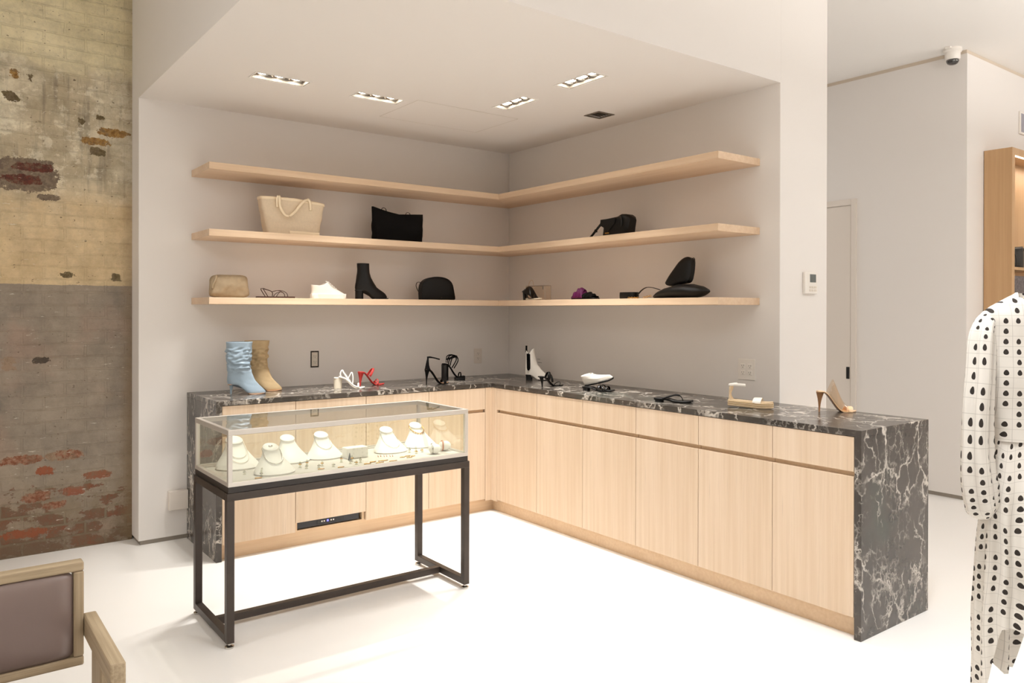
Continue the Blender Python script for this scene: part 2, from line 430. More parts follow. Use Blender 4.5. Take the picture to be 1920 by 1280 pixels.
def dress_mat(name, base, alpha=1.0, dots=1.0):
    t = NT(name)
    uv = t.n('ShaderNodeUVMap').outputs[0]
    s = t.sep(uv)
    PX, PZ = .0355, .0325
    u = t.math('DIVIDE', s[0], PX); w = t.math('DIVIDE', s[1], PZ)
    fu = t.math('SUBTRACT', t.math('FRACT', u), .5); fw = t.math('SUBTRACT', t.math('FRACT', w), .5)
    # egg shaped dot: narrower towards the top
    k = t.math('ADD', 1.0, t.math('MULTIPLY', fw, .9))
    dx = t.math('DIVIDE', t.math('MULTIPLY', fu, k), .185); dz = t.math('DIVIDE', t.math('ADD', fw, .02), .27)
    d = t.math('ADD', t.math('MULTIPLY', dx, dx), t.math('MULTIPLY', dz, dz))
    dot = t.math('LESS_THAN', d, 1.0)
    # rows of three or so dots, then one empty cell
    col = t.math('FLOOR', u); row = t.math('FLOOR', w)
    sel = t.math('MODULO', t.math('ADD', t.math('ADD', row, t.math('MULTIPLY', col, 2.0)), 400.0), 5.0)
    keep = t.math('GREATER_THAN', sel, .5)
    dot = t.math('MULTIPLY', dot, keep)
    gx = t.math('GREATER_THAN', t.math('ABSOLUTE', fu), .482); gz = t.math('GREATER_THAN', t.math('ABSOLUTE', fw), .482)
    grid = t.math('MULTIPLY', t.math('MAXIMUM', gx, gz), .38)
    c = t.mix(grid, srgb(*base), srgb(120, 112, 104))
    c = t.mix(t.math('MULTIPLY', dot, dots), c, srgb(52, 46, 42))
    p = t.bsdf(c, .75, 0, .2)
    tl = t.n('ShaderNodeBsdfTranslucent', {'Color': c})
    mx = t.n('ShaderNodeMixShader', {0: .18, 1: p.outputs[0], 2: tl.outputs[0]})
    t.t.links.new(mx.outputs[0], t.out.inputs[0])
    return t.m
M['dress'] = dress_mat('white_dotted_chiffon', (218, 212, 203))

# ------------------------------------------------------------------ camera
CAM = Vector((-3.798, -5.0639, 1.4109))
yaw, pitch, roll, F, SY = .9230, -.0026, .0020, 1467.88, 54.85
fw = Vector((cos(yaw) * cos(pitch), sin(yaw) * cos(pitch), sin(pitch)))
rt = Vector((sin(yaw), -cos(yaw), 0)); up = rt.cross(fw)
rt, up = rt * cos(roll) + up * sin(roll), -rt * sin(roll) + up * cos(roll)
cd = bpy.data.cameras.new('camera'); cam = bpy.data.objects.new('camera', cd); COL.objects.link(cam)
cam.matrix_world = Matrix(((rt.x, up.x, -fw.x, CAM.x), (rt.y, up.y, -fw.y, CAM.y), (rt.z, up.z, -fw.z, CAM.z), (0, 0, 0, 1)))
cd.sensor_width = 36; cd.lens = F * 36 / 1920; cd.shift_y = -SY / 1920; cd.clip_start = .05
sc.camera = cam

# ------------------------------------------------------------------ room shell
AL, AR, SOF, CE, PW, BY = 2.757, 2.503, 2.672, 3.356, .467, .18
X2, Y2 = 2.41, -2.46

def holed(bm, x0, x1, y0, y1, z, holes, t=.012):
    xs = sorted({x0, x1, *[h[0] for h in holes], *[h[1] for h in holes]})
    ys = sorted({y0, y1, *[h[2] for h in holes], *[h[3] for h in holes]})
    for a, b in zip(xs, xs[1:]):
        for c, d in zip(ys, ys[1:]):
            mx, my = (a + b) / 2, (c + d) / 2
            if any(h[0] < mx < h[1] and h[2] < my < h[3] for h in holes): continue
            box(bm, a, b, c, d, z, z + t)
    return bm

struct('floor', B(-7.5, 7, -8.5, 3.2, -.1, 0), M['floor'])
struct('wall_left', B(-7.5, -AL, BY, BY + .2, 0, CE), M['brick'])
struct('wall_back', B(-AL, PW, 0, BY + .2, .026, CE), M['paint'], bevel=.004)
struct('baseboard_back', B(-AL + .012, PW - .01, .012, BY + .19, 0, .026), M['grey_strip'])
struct('wall_right', B(0, PW, -AR, -.0005, 0, CE), M['paint'], bevel=.004)
def ell(o, z0, z1):
    return prism(BM(), [(X2 + o, 3.2), (X2 + o, Y2 + o), (7, Y2 + o), (7, Y2 + .2), (X2 + .2, Y2 + .2), (X2 + .2, 3.2)], 'z', z0, z1)
struct('wall_far', ell(0, .03, CE - .028), M['paint'])
struct('baseboard_far', ell(.012, 0, .03), M['grey_strip'])
struct('trim_1', ell(.005, CE - .028, CE), M['dark_gap'])
struct('wall_corridor', B(PW, X2, 3.0, 3.2, 0, CE), M['paint'])
struct('wall_outer_right', B(7, 7.2, -8.5, Y2 + .2, 0, CE), M['paint'])
struct('wall_outer_left', B(-7.7, -7.5, -8.5, BY + .2, 0, CE), M['paint'])
struct('wall_rear', B(-7.5, 7, -8.7, -8.5, 0, CE), M['paint'])

FIX = [(-2.22, -.872, 0), (-1.62, -.858, 0), (-.902, -1.262, 1), (-.902, -1.855, 1)]
holes = []
for fx, fy, o in FIX:
    hx, hy = (.15, .055) if o == 0 else (.055, .15)
    holes.append((fx - hx, fx + hx, fy - hy, fy + hy))
VENT = (-.36, -.24, -1.43, -1.31)
struct('ceiling', holed(BM(), -AL + .1, 0, -AR + .1, 0, SOF, holes + [VENT]), M['paint'])
PROJ = (-2.05, -3.5)
hp = .075
struct('ceiling.001', holed(BM(), -7.5, 7, -8.5, 3.2, CE, [(PROJ[0] - hp, PROJ[0] + hp, PROJ[1] - hp, PROJ[1] + hp)], .05), M['ceil'])
bk = BM(); box(bk, -AL, 0, -AR, -AR + .1, SOF, CE); box(bk, -AL, -AL + .1, -AR + .1, 0, SOF + .0, CE)
struct('wall_bulkhead', bk, M['paint'])

# far door
dr = BM(); box(dr, X2 - .006, X2 + .02, -1.555, -.62, .005, 2.29)
door = struct('door_1', dr, M['door'], bevel=.002)
fr = BM()
box(fr, X2 - .014, X2 + .01, -1.606, -1.56, .03, 2.344); box(fr, X2 - .014, X2 + .01, -.615, -.57, .03, 2.344)
box(fr, X2 - .014, X2 + .01, -1.56, -.615, 2.295, 2.344)
obj('door_frame', fr, M['door'], door, bevel=.002)
hb = B(X2 - .012, X2 - .004, -1.548, -1.52, .842, .942)
obj('door_handle', hb, M['plastic_black'], door, bevel=.003)

# ------------------------------------------------------------------ counter
H, D, WT = .90, .60, .03
XL, YR = -2.481, -3.305
tw = thing('stone_worktop', 'long L-shaped black marble worktop with white veins and waterfall ends', 'worktop', (-D, -D, 0))
o_ = (-D, -D, 0)
bm = BM()
prism(bm, [(XL, 0), (XL, -D), (-D, -D), (-D, YR), (0, YR), (0, -.0015), (0, -.0015)][:6], 'z', H - .028, H)
bmesh.ops.translate(bm, verts=bm.verts, vec=(-.0015, -.0015, 0))
obj('marble_top', bm, M['marble'], tw, bevel=.002, off=o_)
obj('end_panel', B(XL - .0015, XL + WT, -D - .0015, -.003, 0, H - .028), M['marble'], tw, bevel=.0015, off=o_)
obj('end_panel', B(-D - .0015, -.0015, YR - .0015, YR + WT, 0, H - .028), M['marble'], tw, bevel=.0015, off=o_)

FR, DT = .018, .020           # front thickness
def cabinet(name, label, a, b, side, kind='std'):
    """side L: runs along x, faces -y.  side R: runs along y, faces -x. a<b"""
    g = .0016
    def bx(u0, u1, d0, d1, z0, z1, bm=None):
        bm = bm or BM()
        if side == 'L': return box(bm, u0, u1, -d1, -d0, z0, z1)
        return box(bm, -d1, -d0, u0, u1, z0, z1)
    loc = ((a + b) / 2, -D + .03, 0) if side == 'L' else (-D + .03, (a + b) / 2, 0)
    t = thing(name, label, 'cabinet', loc, 0, 'oak base cabinets under the worktop')
    grain = M['oak']
    if kind == 'open':
        cb = BM()
        bx(a + g, a + .018, .02, D - DT - .004, .092, H - .03, cb); bx(b - .018, b - g, .02, D - DT - .004, .092, H - .03, cb)
        bx(a + .018, b - .018, .02, D - DT - .004, .092, .096, cb); bx(a + .018, b - .018, .02, .03, .096, H - .03, cb)
        bx(a + .018, b - .018, .04, D - DT - .004, H - .05, H - .03, cb)
        bx(a + .018, b - .018, D - .05, D - DT - .004, .66, .74, cb)
        obj('carcass', cb, M['oak_plinth'], t, off=loc)
    else:
        obj('carcass', bx(a + g, b - g, .02, D - DT - .004, .092, H - .03), M['oak_plinth'], t, off=loc)
    obj('drawer_front', bx(a + g, b - g, D - DT, D - .002, .7195, .869), grain, t, bevel=.0012, off=loc)
    z0 = .147 if kind == 'open' else .0925
    obj('cabinet_door', bx(a + g, b - g, D - DT, D - .002, z0, .6985), grain, t, bevel=.0012, off=loc)
    return t

xs = [-2.450, -2.022, -1.564, -1.107, -.650]
LN = ['pale oak base cabinet at the left marble end panel', 'pale oak base cabinet with an open slot showing a black receiver',
      'pale oak base cabinet just right of the one with the receiver slot', 'pale oak base cabinet next to the inner corner, left run']
for i in range(4):
    cabinet('base_cabinet', LN[i], xs[i], xs[i + 1], 'L', 'open' if i == 1 else 'std')
ys = [-.662, -1.1035, -1.545, -1.987, -2.428, -2.868, -3.272]
RN = ['pale oak base cabinet next to the inner corner, right run', 'second pale oak base cabinet from the inner corner, right run',
      'third pale oak base cabinet from the inner corner, right run', 'fourth pale oak base cabinet from the inner corner, right run',
      'pale oak base cabinet second from the black marble peninsula end', 'pale oak base cabinet against the large black marble peninsula end']
for i in range(6):
    cabinet('base_cabinet', RN[i], ys[i + 1], ys[i], 'R')
cf = BM(); prism(cf, [(-.6485, -D + .002), (-D + .002, -D + .002), (-D + .002, -.6605), (-.578, -.6605), (-.578, -.578), (-.6485, -.578)], 'z', .08, H - .03)
single('corner_filler', cf, M['oak'], 'narrow oak filler post in the inner corner of the counter', 'corner filler', loc=(-.6, -.6, .08), bevel=.001)
pb = BM(); prism(pb, [(XL + .032, -.02), (XL + .032, -.553), (-.553, -.553), (-.553, YR + .034), (-.02, YR + .034), (-.02, -.02)], 'z', 0, .0915)
single('kick_plinth', pb, M['oak_plinth'], 'recessed oak toe-kick plinth running under all the base cabinets', 'plinth', loc=(-.553, -.553, 0))

# receiver in the slot
rc = thing('media_receiver', 'black media receiver with blue light in the low cabinet slot', 'receiver', (-1.815, -.425, .0965))
obj('housing', B(-.188, .215, -.13, .13, .004, .10), M['plastic_black'], rc, bevel=.003)
obj('front_panel', B(-.188, .218, -.142, -.13, .004, .10), M['mirror_dark'], rc, bevel=.002)
obj('display_strip', B(-.06, .11, -.1435, -.142, .014, .06), M['plastic_black'], rc)
for k, dx in enumerate((-.03, -.015, .03, .045)):
    obj('button', B(dx - .004, dx + .004, -.1455, -.1436, .024, .032), M['silver'], rc)
obj('power_light', B(.003, .013, -.1455, -.1436, .022, .034), M['blue_led'], rc)

# ------------------------------------------------------------------ L shelves
SLd, TH = .372, .040
SX, SYr = -2.456, -2.372
for z, nm in ((2.2717, 'topmost of the three, empty'), (1.8816, 'middle of the three, with two tote bags'), (1.4829, 'lowest of the three, full of shoes and bags')):
    t = thing('corner_shelf', 'L-shaped pale oak wall shelf, ' + nm, 'shelf', (-SLd, -SLd, z), 0, 'oak corner shelves')
    e = .0006
    bm = BM(); prism(bm, [(SX, -.001), (SX, -SLd), (-SLd - e, -SLd), (-.001 - e, -.001)], 'z', z - TH, z)
    obj('shelf_board', bm, M['oak_x'], t, bevel=.001, off=(-SLd, -SLd, z))
    bm = BM(); prism(bm, [(-.001, -.001 - e), (-SLd, -SLd - e), (-SLd, SYr), (-.001, SYr)], 'z', z - TH, z)
    obj('shelf_board', bm, M['oak_y'], t, bevel=.001, off=(-SLd, -SLd, z))
S2, S3 = 1.8816, 1.4829

# ------------------------------------------------------------------ ceiling fixtures
lamps = []
FL = ['leftmost recessed triple downlight in the alcove ceiling', 'recessed triple downlight second from the left in alcove ceiling',
      'recessed triple downlight third from left, nearest the vent', 'rightmost recessed triple downlight in the alcove ceiling']
for (fx, fy, o), lb in zip(FIX, FL):
    t = thing('recessed_downlight', lb, 'ceiling light', (fx, fy, SOF), radians(90) if o else 0, 'triple recessed downlights')
    fb = BM()
    for a in ((-.158, .158, .0555, .063), (-.158, .158, -.063, -.0555), (-.158, -.1505, -.0555, .0555), (.1505, .158, -.0555, .0555)):
        box(fb, *a, -.003, -.0002)
    obj('trim_frame', fb, M['paint'], t)
    hs = BM()
    for a in ((-.149, .149, .050, .054, 0, .09), (-.149, .149, -.054, -.050, 0, .09), (-.149, -.145, -.05, .05, 0, .09), (.145, .149, -.05, .05, 0, .09), (-.149, .149, -.054, .054, .09, .095)):
        box(hs, *a)
    obj('housing', hs, M['housing'], t)
    for k in (-1, 0, 1):
        lb_ = BM(); lathe(lb_, [(.036, .034), (.047, .030), (.0475, .016), (.044, .018), (.041, .024)], k * .095, 0, 24)
        lampo = obj('lamp', lb_, M['chrome'], t, smooth='auto')
        gb = BM(); lathe(gb, [(.001, .016), (.024, .018), (.039, .024), (.040, .031), (.001, .033)], k * .095, 0, 24)
        obj('bulb', gb, M['lamp'], lampo)
        off = Vector((k * .095, 0)) if not o else Vector((0, k * .095))
        lamps.append((fx + off.x, fy + off.y))
for lx, ly in lamps:
    l = bpy.data.lights.new('downlight_beam', 'SPOT'); l.energy = 84; l.color = (1, .98, .94); l.spot_size = radians(76); l.spot_blend = .9; l.shadow_soft_size = .028
    lo = bpy.data.objects.new('downlight_beam', l); COL.objects.link(lo); lo.location = (lx, ly, SOF + .010)

vt = thing('ceiling_vent', 'small grey square louvered vent in the alcove ceiling', 'vent', (-.30, -1.37, SOF))
vb = BM()
for a in ((-.07, .07, .056, .07), (-.07, .07, -.07, -.056), (-.07, -.056, -.056, .056), (.056, .07, -.056, .056)): box(vb, *a, -.004, -.0002)
obj('vent_frame', vb, M['vent'], vt)
obj('vent_backing', B(-.059, .059, -.059, .059, .03, .034), M['vent_dark'], vt)
for k in range(5):
    sb = B(-.056, .056, -.0085, .0085, -.001, .001)
    s_ = obj('slat', sb, M['vent'], vt); s_.location = (0, -.045 + k * .0225, .006); s_.rotation_euler = (radians(35), 0, 0)

ap = thing('access_hatch', 'faint flush square access hatch in the alcove ceiling behind downlights', 'hatch', (-1.03, -.72, SOF))
bm = BM()
for a in ((-.38, .38, .246, .249), (-.38, .38, -.249, -.246), (-.38, -.377, -.246, .246), (.377, .38, -.246, .246)): box(bm, *a, -.0008, -.0002)
obj('hatch_shade_line', bm, M['hatch_gap_shade'], ap)  # grey strips stand in for the shadow line of the hatch gap
obj('hatch_panel', B(-.376, .376, -.245, .245, -.0007, -.0002), M['paint'], ap)

# security camera at far ceiling corner
sc_ = thing('security_camera', 'white dome security camera on the ceiling at the far wall corner', 'security camera', (2.31, -2.40, CE))
bm = BM(); lathe(bm, [(.062, -.0005), (.064, -.02), (.058, -.028), (.052, -.03), (.052, -.075), (.046, -.085), (.030, -.087)], n=28)
obj('housing', bm, M['plastic_white'], sc_, smooth='auto')
bm = BM(); lathe(bm, [(.044, -.086), (.042, -.098), (.034, -.112), (.020, -.120), (.003, -.1225)], n=24)
obj('dome', bm, M['dome'], sc_, smooth=True)
bm = BM(); lathe(bm, [(.016, -.088), (.020, -.10), (.010, -.112)], n=16)
obj('lens', bm, M['plastic_black'], sc_, smooth='auto')
obj('mounting_tab', B(-.085, -.05, -.02, .02, -.012, -.0005), M['plastic_white'], sc_, bevel=.002)
obj('mounting_tab', B(.05, .085, -.03, .0, -.016, -.0005), M['recept'], sc_, bevel=.002)

# wall panel on side wall
wp = thing('wall_panel', 'small grey framed panel high on the white wall above the oak cabinet', 'panel', (3.50, Y2, 2.95))
obj('panel_frame', B(-.15, .15, -.012, -.0005, -.092, .092), M['plastic_white'], wp, bevel=.003)
obj('panel_face', B(-.13, .13, -.014, -.012, -.075, .075), plain('grey_panel_face', (150, 146, 156), .4), wp)

# outlets and switches
def socket_pair(par, cx, cz, mat, dirx, s=1.0):
    """duplex receptacle with slots, on wall plane; dirx 'L' (faces -y) or 'R' (faces -x)"""
    def bx(u0, u1, d0, d1, z0, z1, bm=None):
        bm = bm or BM()
        return box(bm, u0, u1, -d1, -d0, z0, z1) if dirx == 'L' else box(bm, -d1, -d0, u0, u1, z0, z1)
    for dz in (.019, -.019):
        f = obj('socket', bx(cx - .014, cx + .014, .004, .0075, cz + dz - .0135, cz + dz + .0135), mat, par, bevel=.002)
        sl = BM()
        bx(cx - .0075, cx - .0055, .0070, .0078, cz + dz - .001, cz + dz + .007, sl); bx(cx + .0055, cx + .0075, .0070, .0078, cz + dz - .001, cz + dz + .006, sl)
        bx(cx - .002, cx + .002, .0070, .0078, cz + dz - .009, cz + dz - .005, sl)
        obj('slots', sl, M['plastic_black'], f)
t = thing('wall_outlet', 'uncovered outlet with dark bracket on the wall behind the heels', 'outlet', (-1.652, 0, 1.075))
br = BM()
for a in ((-.029, .029, .047, .056), (-.029, .029, -.056, -.047), (-.029, -.022, -.047, .047), (.022, .029, -.047, .047)): box(br, a[0], a[1], -.004, -.0005, a[2], a[3])
obj('bracket', br, M['screw'], t)
obj('back_plate', B(-.022, .022, -.002, -.0005, -.047, .047), M['recept'], t)
socket_pair(t, 0, 0, M['recept'], 'L')
for dz in (-.052, .052):
    obj('screw', B(-.005, .005, -.0065, -.004, dz - .004, dz + .004), M['vent_dark'], t)
t = thing('wall_outlet', 'white covered outlet on the left alcove wall near the corner', 'outlet', (-.303, 0, 1.052))
obj('cover_plate', B(-.037, .037, -.005, -.0005, -.058, .058), M['plastic_box'], t, bevel=.002)
socket_pair(t, 0, 0, M['plastic_box'], 'L')
t = thing('wall_outlet', 'white four-socket outlet on the right wall above the espadrille', 'outlet', (0, -2.288, 1.073))
obj('cover_plate', B(-.0055, -.0005, -.058, .058, -.060, .060), M['plastic_white'], t, bevel=.002)
socket_pair(t, -.024, 0, M['plastic_white'], 'R'); socket_pair(t, .024, 0, M['plastic_white'], 'R')
single('junction_box', B(-.052, .058, -.045, -.0005, -.058, .058), M['plastic_box'], 'plain white box low on the wall left of the counter', 'box', bevel=.004).location = (-2.5415, 0, .25)
t = thing('wall_hooks', 'two small dark wire stubs on the wall beside the white boot', 'wire stub', (0, -.39, 1.02))
obj('wire', sweep(BM(), [(-.0005, .02, .015), (-.006, .0, .0155), (-.006, -.02, .0155)], .0012, n=6), M['screw'], t)
obj('wire', sweep(BM(), [(-.0005, .015, -.010), (-.006, -.01, -.0105), (-.006, -.04, -.0105)], .0012, n=6), M['screw'], t)

th = thing('thermostat', 'white wall thermostat with grey screen on the white pillar', 'thermostat', (.278, -AR, 1.57))
obj('body', B(-.062, .062, -.018, -.0005, -.062, .062), M['plastic_white'], th, bevel=.004)
obj('screen', B(-.015, .045, -.0195, -.018, .004, .050), M['lcd'], th, bevel=.001)
for i in range(3):
    for j in range(2):
        obj('button', B(-.02 + i * .026, 0 + i * .026, -.0198, -.018, -.03 - j * .018, -.018 - j * .018), M['recept'], th, bevel=.001)

# ------------------------------------------------------------------ display case table
TX0, TX1, TY0, TY1 = -2.783, -1.572, -1.768, -1.272
tb = thing('display_table', 'dark bronze metal frame table carrying the glass jewellery case', 'table', (TX0, TY0, 0))
o_ = (TX0, TY0, 0); q = .032
fb = BM()
box(fb, TX0, TX1, TY0, TY0 + q, .614, .646); box(fb, TX0, TX1, TY1 - q, TY1, .614, .646)
box(fb, TX0, TX0 + q, TY0 + q, TY1 - q, .614, .646); box(fb, TX1 - q, TX1, TY0 + q, TY1 - q, .614, .646)
obj('top_frame', fb, M['frame_metal'], tb, bevel=.0015, off=o_)
for x in (TX0, TX1 - q):
    for y in (TY0, TY1 - q):
        lg = obj('leg', B(x, x + q, y, y + q, .022, .614), M['frame_metal'], tb, bevel=.0015, off=o_)
        ft = BM(); lathe(ft, [(.017, 0), (.019, .003), (.019, .008), (.012, .012), (.007, .013), (.007, .0225)], x + q / 2, y + q / 2, 20)
        obj('levelling_foot', ft, M['chrome'], lg, smooth='auto', off=o_)
    obj('bottom_rail', B(x, x + q, TY0 + q, TY1 - q, .022, .054), M['frame_metal'], tb, bevel=.0015, off=o_)
my = (TY0 + TY1) / 2
obj('stretcher', B(TX0 + q, TX1 - q, my - q / 2, my + q / 2, .022, .054), M['frame_metal'], tb, bevel=.0015, off=o_)

CX0, CX1, CY0, CY1, CB, CT = -2.777, -1.579, -1.765, -1.275, .6465, .909
gc = thing('glass_display_case', 'long glass jewellery display case with aluminium frame on the table', 'display case', (CX0, CY0, CB))
o_ = (CX0, CY0, CB); e = .018; Z1 = .672
obj('base_plinth', B(CX0 + .001, CX1 - .001, CY0 + .001, CY1 - .001, CB, Z1), M['plinth_black'], gc, bevel=.001, off=o_)
for nm, (z0, z1) in (('bottom_frame', (Z1, Z1 + .018)), ('top_frame', (CT - .022, CT))):
    f = BM()
    box(f, CX0, CX1, CY0, CY0 + e, z0, z1); box(f, CX0, CX1, CY1 - e, CY1, z0, z1)
    box(f, CX0, CX0 + e, CY0 + e, CY1 - e, z0, z1); box(f, CX1 - e, CX1, CY0 + e, CY1 - e, z0, z1)
    obj(nm, f, M['alu'], gc, bevel=.0012, off=o_)
for x in (CX0, CX1 - e):
    for y in (CY0, CY1 - e):
        obj('corner_post', B(x, x + e, y, y + e, Z1 + .018, CT - .022), M['alu'], gc, bevel=.001, off=o_)
DK = .684
obj('display_deck', B(CX0 + e, CX1 - e, CY0 + e, CY1 - e, Z1 + .0005, DK), M['deck'], gc, off=o_)
g = .008
obj('glass_pane', B(CX0 + e, CX1 - e, CY0 + g, CY0 + g + .003, Z1 + .018, CT - .022), M['glass'], gc, off=o_)
obj('glass_pane', B(CX0 + e, CX1 - e, CY1 - g - .003, CY1 - g, Z1 + .018, CT - .022), M['glass'], gc, off=o_)
obj('glass_pane', B(CX0 + g, CX0 + g + .003, CY0 + e, CY1 - e, Z1 + .018, CT - .022), M['glass'], gc, off=o_)
obj('glass_pane', B(CX1 - g - .003, CX1 - g, CY0 + e, CY1 - e, Z1 + .018, CT - .022), M['glass'], gc, off=o_)
obj('glass_top', B(CX0 + e, CX1 - e, CY0 + e, CY1 - e, CT - .006, CT - .001), M['glass'], gc, off=o_)

# necklace busts: faces -y, neck at back
def bust_pt(t, a, k=1.0):
    """t 0 base..1 neck rim ; a angle, -pi/2 = front"""
    r = .034 + (1 - t) ** 1.7 * .056
    ry = .026 + (1 - t) ** 1.5 * .046
    cy = -.022 * (1 - t) ** 1.2 + .030 * t
    z = .006 + .094 * t ** .85
    z += .010 * (1 - t) * max(0, sin(a)) * 1.6
    if t > .9: z += 0
    return Vector((r * k * cos(a), cy + ry * k * sin(a), z + .012 * t * sin(a)))
def bust(px, py, s, label, rotz=0):
    t = thing('necklace_bust', label, 'jewellery bust', (px, py, DK), rotz, 'white necklace busts in the glass case')
    n = 32; rings = []
    rings.append([bust_pt(0, 2 * pi * i / n, .95) * s * 1.0 - Vector((0, 0, 0)) for i in range(n)])
    for r in rings[0]: r.z = 0.0004
    rings.append([Vector((p.x * 1.03, p.y, .003 * s)) for p in rings[0]])
    for j in range(13): rings.append([bust_pt(j / 12, 2 * pi * i / n) * s for i in range(n)])
    top = [bust_pt(1, 2 * pi * i / n) for i in range(n)]
    rings.append([(p + Vector((0, 0, .004))) * s for p in top])
    c = sum(top, Vector()) / n
    for k in (1.04, .97): rings.append([Vector(((c.x + (p.x - c.x) * k), (c.y + (p.y - c.y) * k), p.z + .006 if k > 1 else p.z + .0085)) * s for p in top])
    bm = BM(); loft(bm, rings)
    obj('bust_form', bm, M['bust'], t, smooth='auto', angle=60)
    return t
def necklace(par_loc, s, drop, mat, label, rad=.0011, pend=None, rotz=0, beads=False, name='necklace'):
    t = thing(name, label, 'necklace', (par_loc[0], par_loc[1], DK), rotz)
    pts = []
    for i in range(40):
        a = 2 * pi * i / 40
        f = max(0, -sin(a))
        tt = .93 - drop * f ** 1.3
        p = bust_pt(tt, a, 1.0) * s
        c = Vector((0, p.y * 0, 0)); nrm = Vector((cos(a), sin(a), .5)).normalized()
        pts.append(p + nrm * (rad * 1.6 + .0010))
    bm = BM(); sweep(bm, pts, rad, n=6, closed=True)
    obj('chain', bm, mat, t, smooth=True)
    fpt = pts[30]
    if pend == 'round':
        bm = BM(); sweep(bm, [fpt + Vector((.010 * cos(a), -.008 + 0.006 * sin(a), -.012 + .006 * sin(a))) for a in [2 * pi * i / 20 for i in range(20)]], .0014, n=6, closed=True)
        obj('pendant', bm, mat, t, smooth=True)
    if pend == 'charms':
        for i in range(22, 39, 2):
            bm = BM(); p = pts[i] + Vector((0, -.003, -.004)); bmesh.ops.create_icosphere(bm, subdivisions=1, radius=.0028, matrix=Matrix.Translation(p))
            obj('charm', bm, mat, t, smooth=True)
    return t
BU = [(-2.628, -1.405, 1.12, 'white necklace bust at the far left of the glass case'),
      (-2.535, -1.622, 1.02, 'white necklace bust nearest the front glass, darker chain around it'),
      (-2.378, -1.415, 1.0, 'white necklace bust behind and right of the front bust'),
      (-2.205, -1.415, 1.0, 'white necklace bust left of the small blank white block'),
      (-1.868, -1.462, 1.0, 'white necklace bust right of the blank white block'),
      (-1.665, -1.415, 1.0, 'white bust wearing the gold charm choker, rightmost in the case')]
for x, y, s, lb in BU: bust(x, y, s, lb)
necklace(BU[0], BU[0][2], .55, M['pearl'], 'pale beaded strand low on the leftmost white bust', .0013)
necklace(BU[0], BU[0][2], .75, M['pearl'], 'longer outer pale strand on the leftmost white bust', .0013)
necklace(BU[1], BU[1][2], .55, M['silver'], 'dark silver chain on the bust nearest the front glass', .0019)
necklace(BU[3], BU[3][2], .52, M['silver'], 'fine silver chain on bust left of the white block', .0011)
necklace(BU[4], BU[4][2], .74, M['silver'], 'long silver chain with round pendant on bust right of block', .0010, 'round')
necklace(BU[5], BU[5][2], .22, M['gold'], 'gold choker with little charms on the rightmost bust', .0022, 'charms', name='charm_choker')
bm = BM(); sweep(bm, [(.008 * cos(a), .006 * sin(a), .0015) for a in [2 * pi * i / 16 for i in range(16)]], .0025, .0015, n=6, closed=True)
single('silver_ring', bm, M['silver'], 'small silver ring lying on top of the front white bust', 'ring', smooth=True).location = (-2.535, -1.590, DK + .111)

bx_ = BM(); box(bx_, -.056, .056, -.03, .03, 0, .052)
single('display_block', bx_, M['bust'], 'small blank white display block in the middle of the case', 'display block', bevel=.003).location = (-2.085, -1.520, DK + .0005)

def egg(x, y, lb, mat, lb2):
    t = thing('bangle_holder', lb, 'bangle holder', (x, y, DK), radians(-20))
    bm = BM(); lathe(bm, [(.004, 0), (.020, .004), (.028, .016), (.030, .028), (.027, .041), (.018, .052), (.004, .057)], n=24)
    bmesh.ops.rotate(bm, verts=bm.verts, cent=(0, 0, .028), matrix=Matrix.Rotation(radians(78), 3, 'Y'))
    bmesh.ops.scale(bm, verts=bm.verts, vec=(1.1, .85, .85))
    mz = min(v.co.z for v in bm.verts); bmesh.ops.translate(bm, verts=bm.verts, vec=(0, 0, -mz + .001))
    obj('egg_form', bm, M['bust'], t, smooth=True)
    b2 = thing('bangle', lb2, 'bangle', (x, y, DK), radians(-20))
    bm = BM(); sweep(bm, [(-.014, .0262 * cos(a), .0275 + .0262 * sin(a)) for a in [2 * pi * i / 28 for i in range(28)]], .0032, .0016, ref=(1, 0, 0), n=8, closed=True)
    obj('hoop', bm, mat, b2, smooth=True)
egg(-1.722, -1.675, 'white egg-shaped bangle holder nearer the front glass, right end', M['silver'], 'thin silver bangle on the nearer egg-shaped holder')
egg(-1.632, -1.628, 'white egg-shaped bangle holder in the right end corner of case', M['rose'], 'rose gold bangle on the egg-shaped holder at the case end')

def peg(x, y, h, rmat, proto=[None]):
    t = thing('ring_peg', 'tiny clear acrylic peg with a ring, standing on the case floor', 'ring stand', (x, y, DK), random.uniform(0, 3), 'clear ring pegs in the glass case')
    bm = BM(); lathe(bm, [(.007, 0.0003), (.007, .003), (.0048, .004), (.0042, h * .9), (.003, h)], n=12)
    obj('peg', bm, M['acrylic'], t, smooth='auto')
    bm = BM(); sweep(bm, [(.0062 * cos(a), .0062 * sin(a), h * .55) for a in [2 * pi * i / 16 for i in range(16)]], .0018, .0013, n=6, closed=True)
    r = obj('ring_band', bm, rmat, t, smooth=True)
    bm = BM(); bmesh.ops.create_icosphere(bm, subdivisions=1, radius=.0028, matrix=Matrix.Translation((.0075, 0, h * .55)))
    obj('stone', bm, M['stone_dark'], r)
PG = [(-2.655, -1.60, .02), (-2.60, -1.665, .034), (-2.615, -1.70, .03), (-2.40, -1.60, .028), (-2.385, -1.64, .02), (-2.36, -1.585, .03), (-2.335, -1.66, .02),
      (-2.305, -1.63, .026), (-2.27, -1.675, .018), (-2.195, -1.60, .034), (-2.175, -1.655, .022), (-2.145, -1.61, .03), (-2.125, -1.66, .026), (-2.16, -1.69, .02),
      (-1.805, -1.565, .026), (-1.79, -1.61, .02), (-1.765, -1.56, .028), (-1.745, -1.59, .018)]
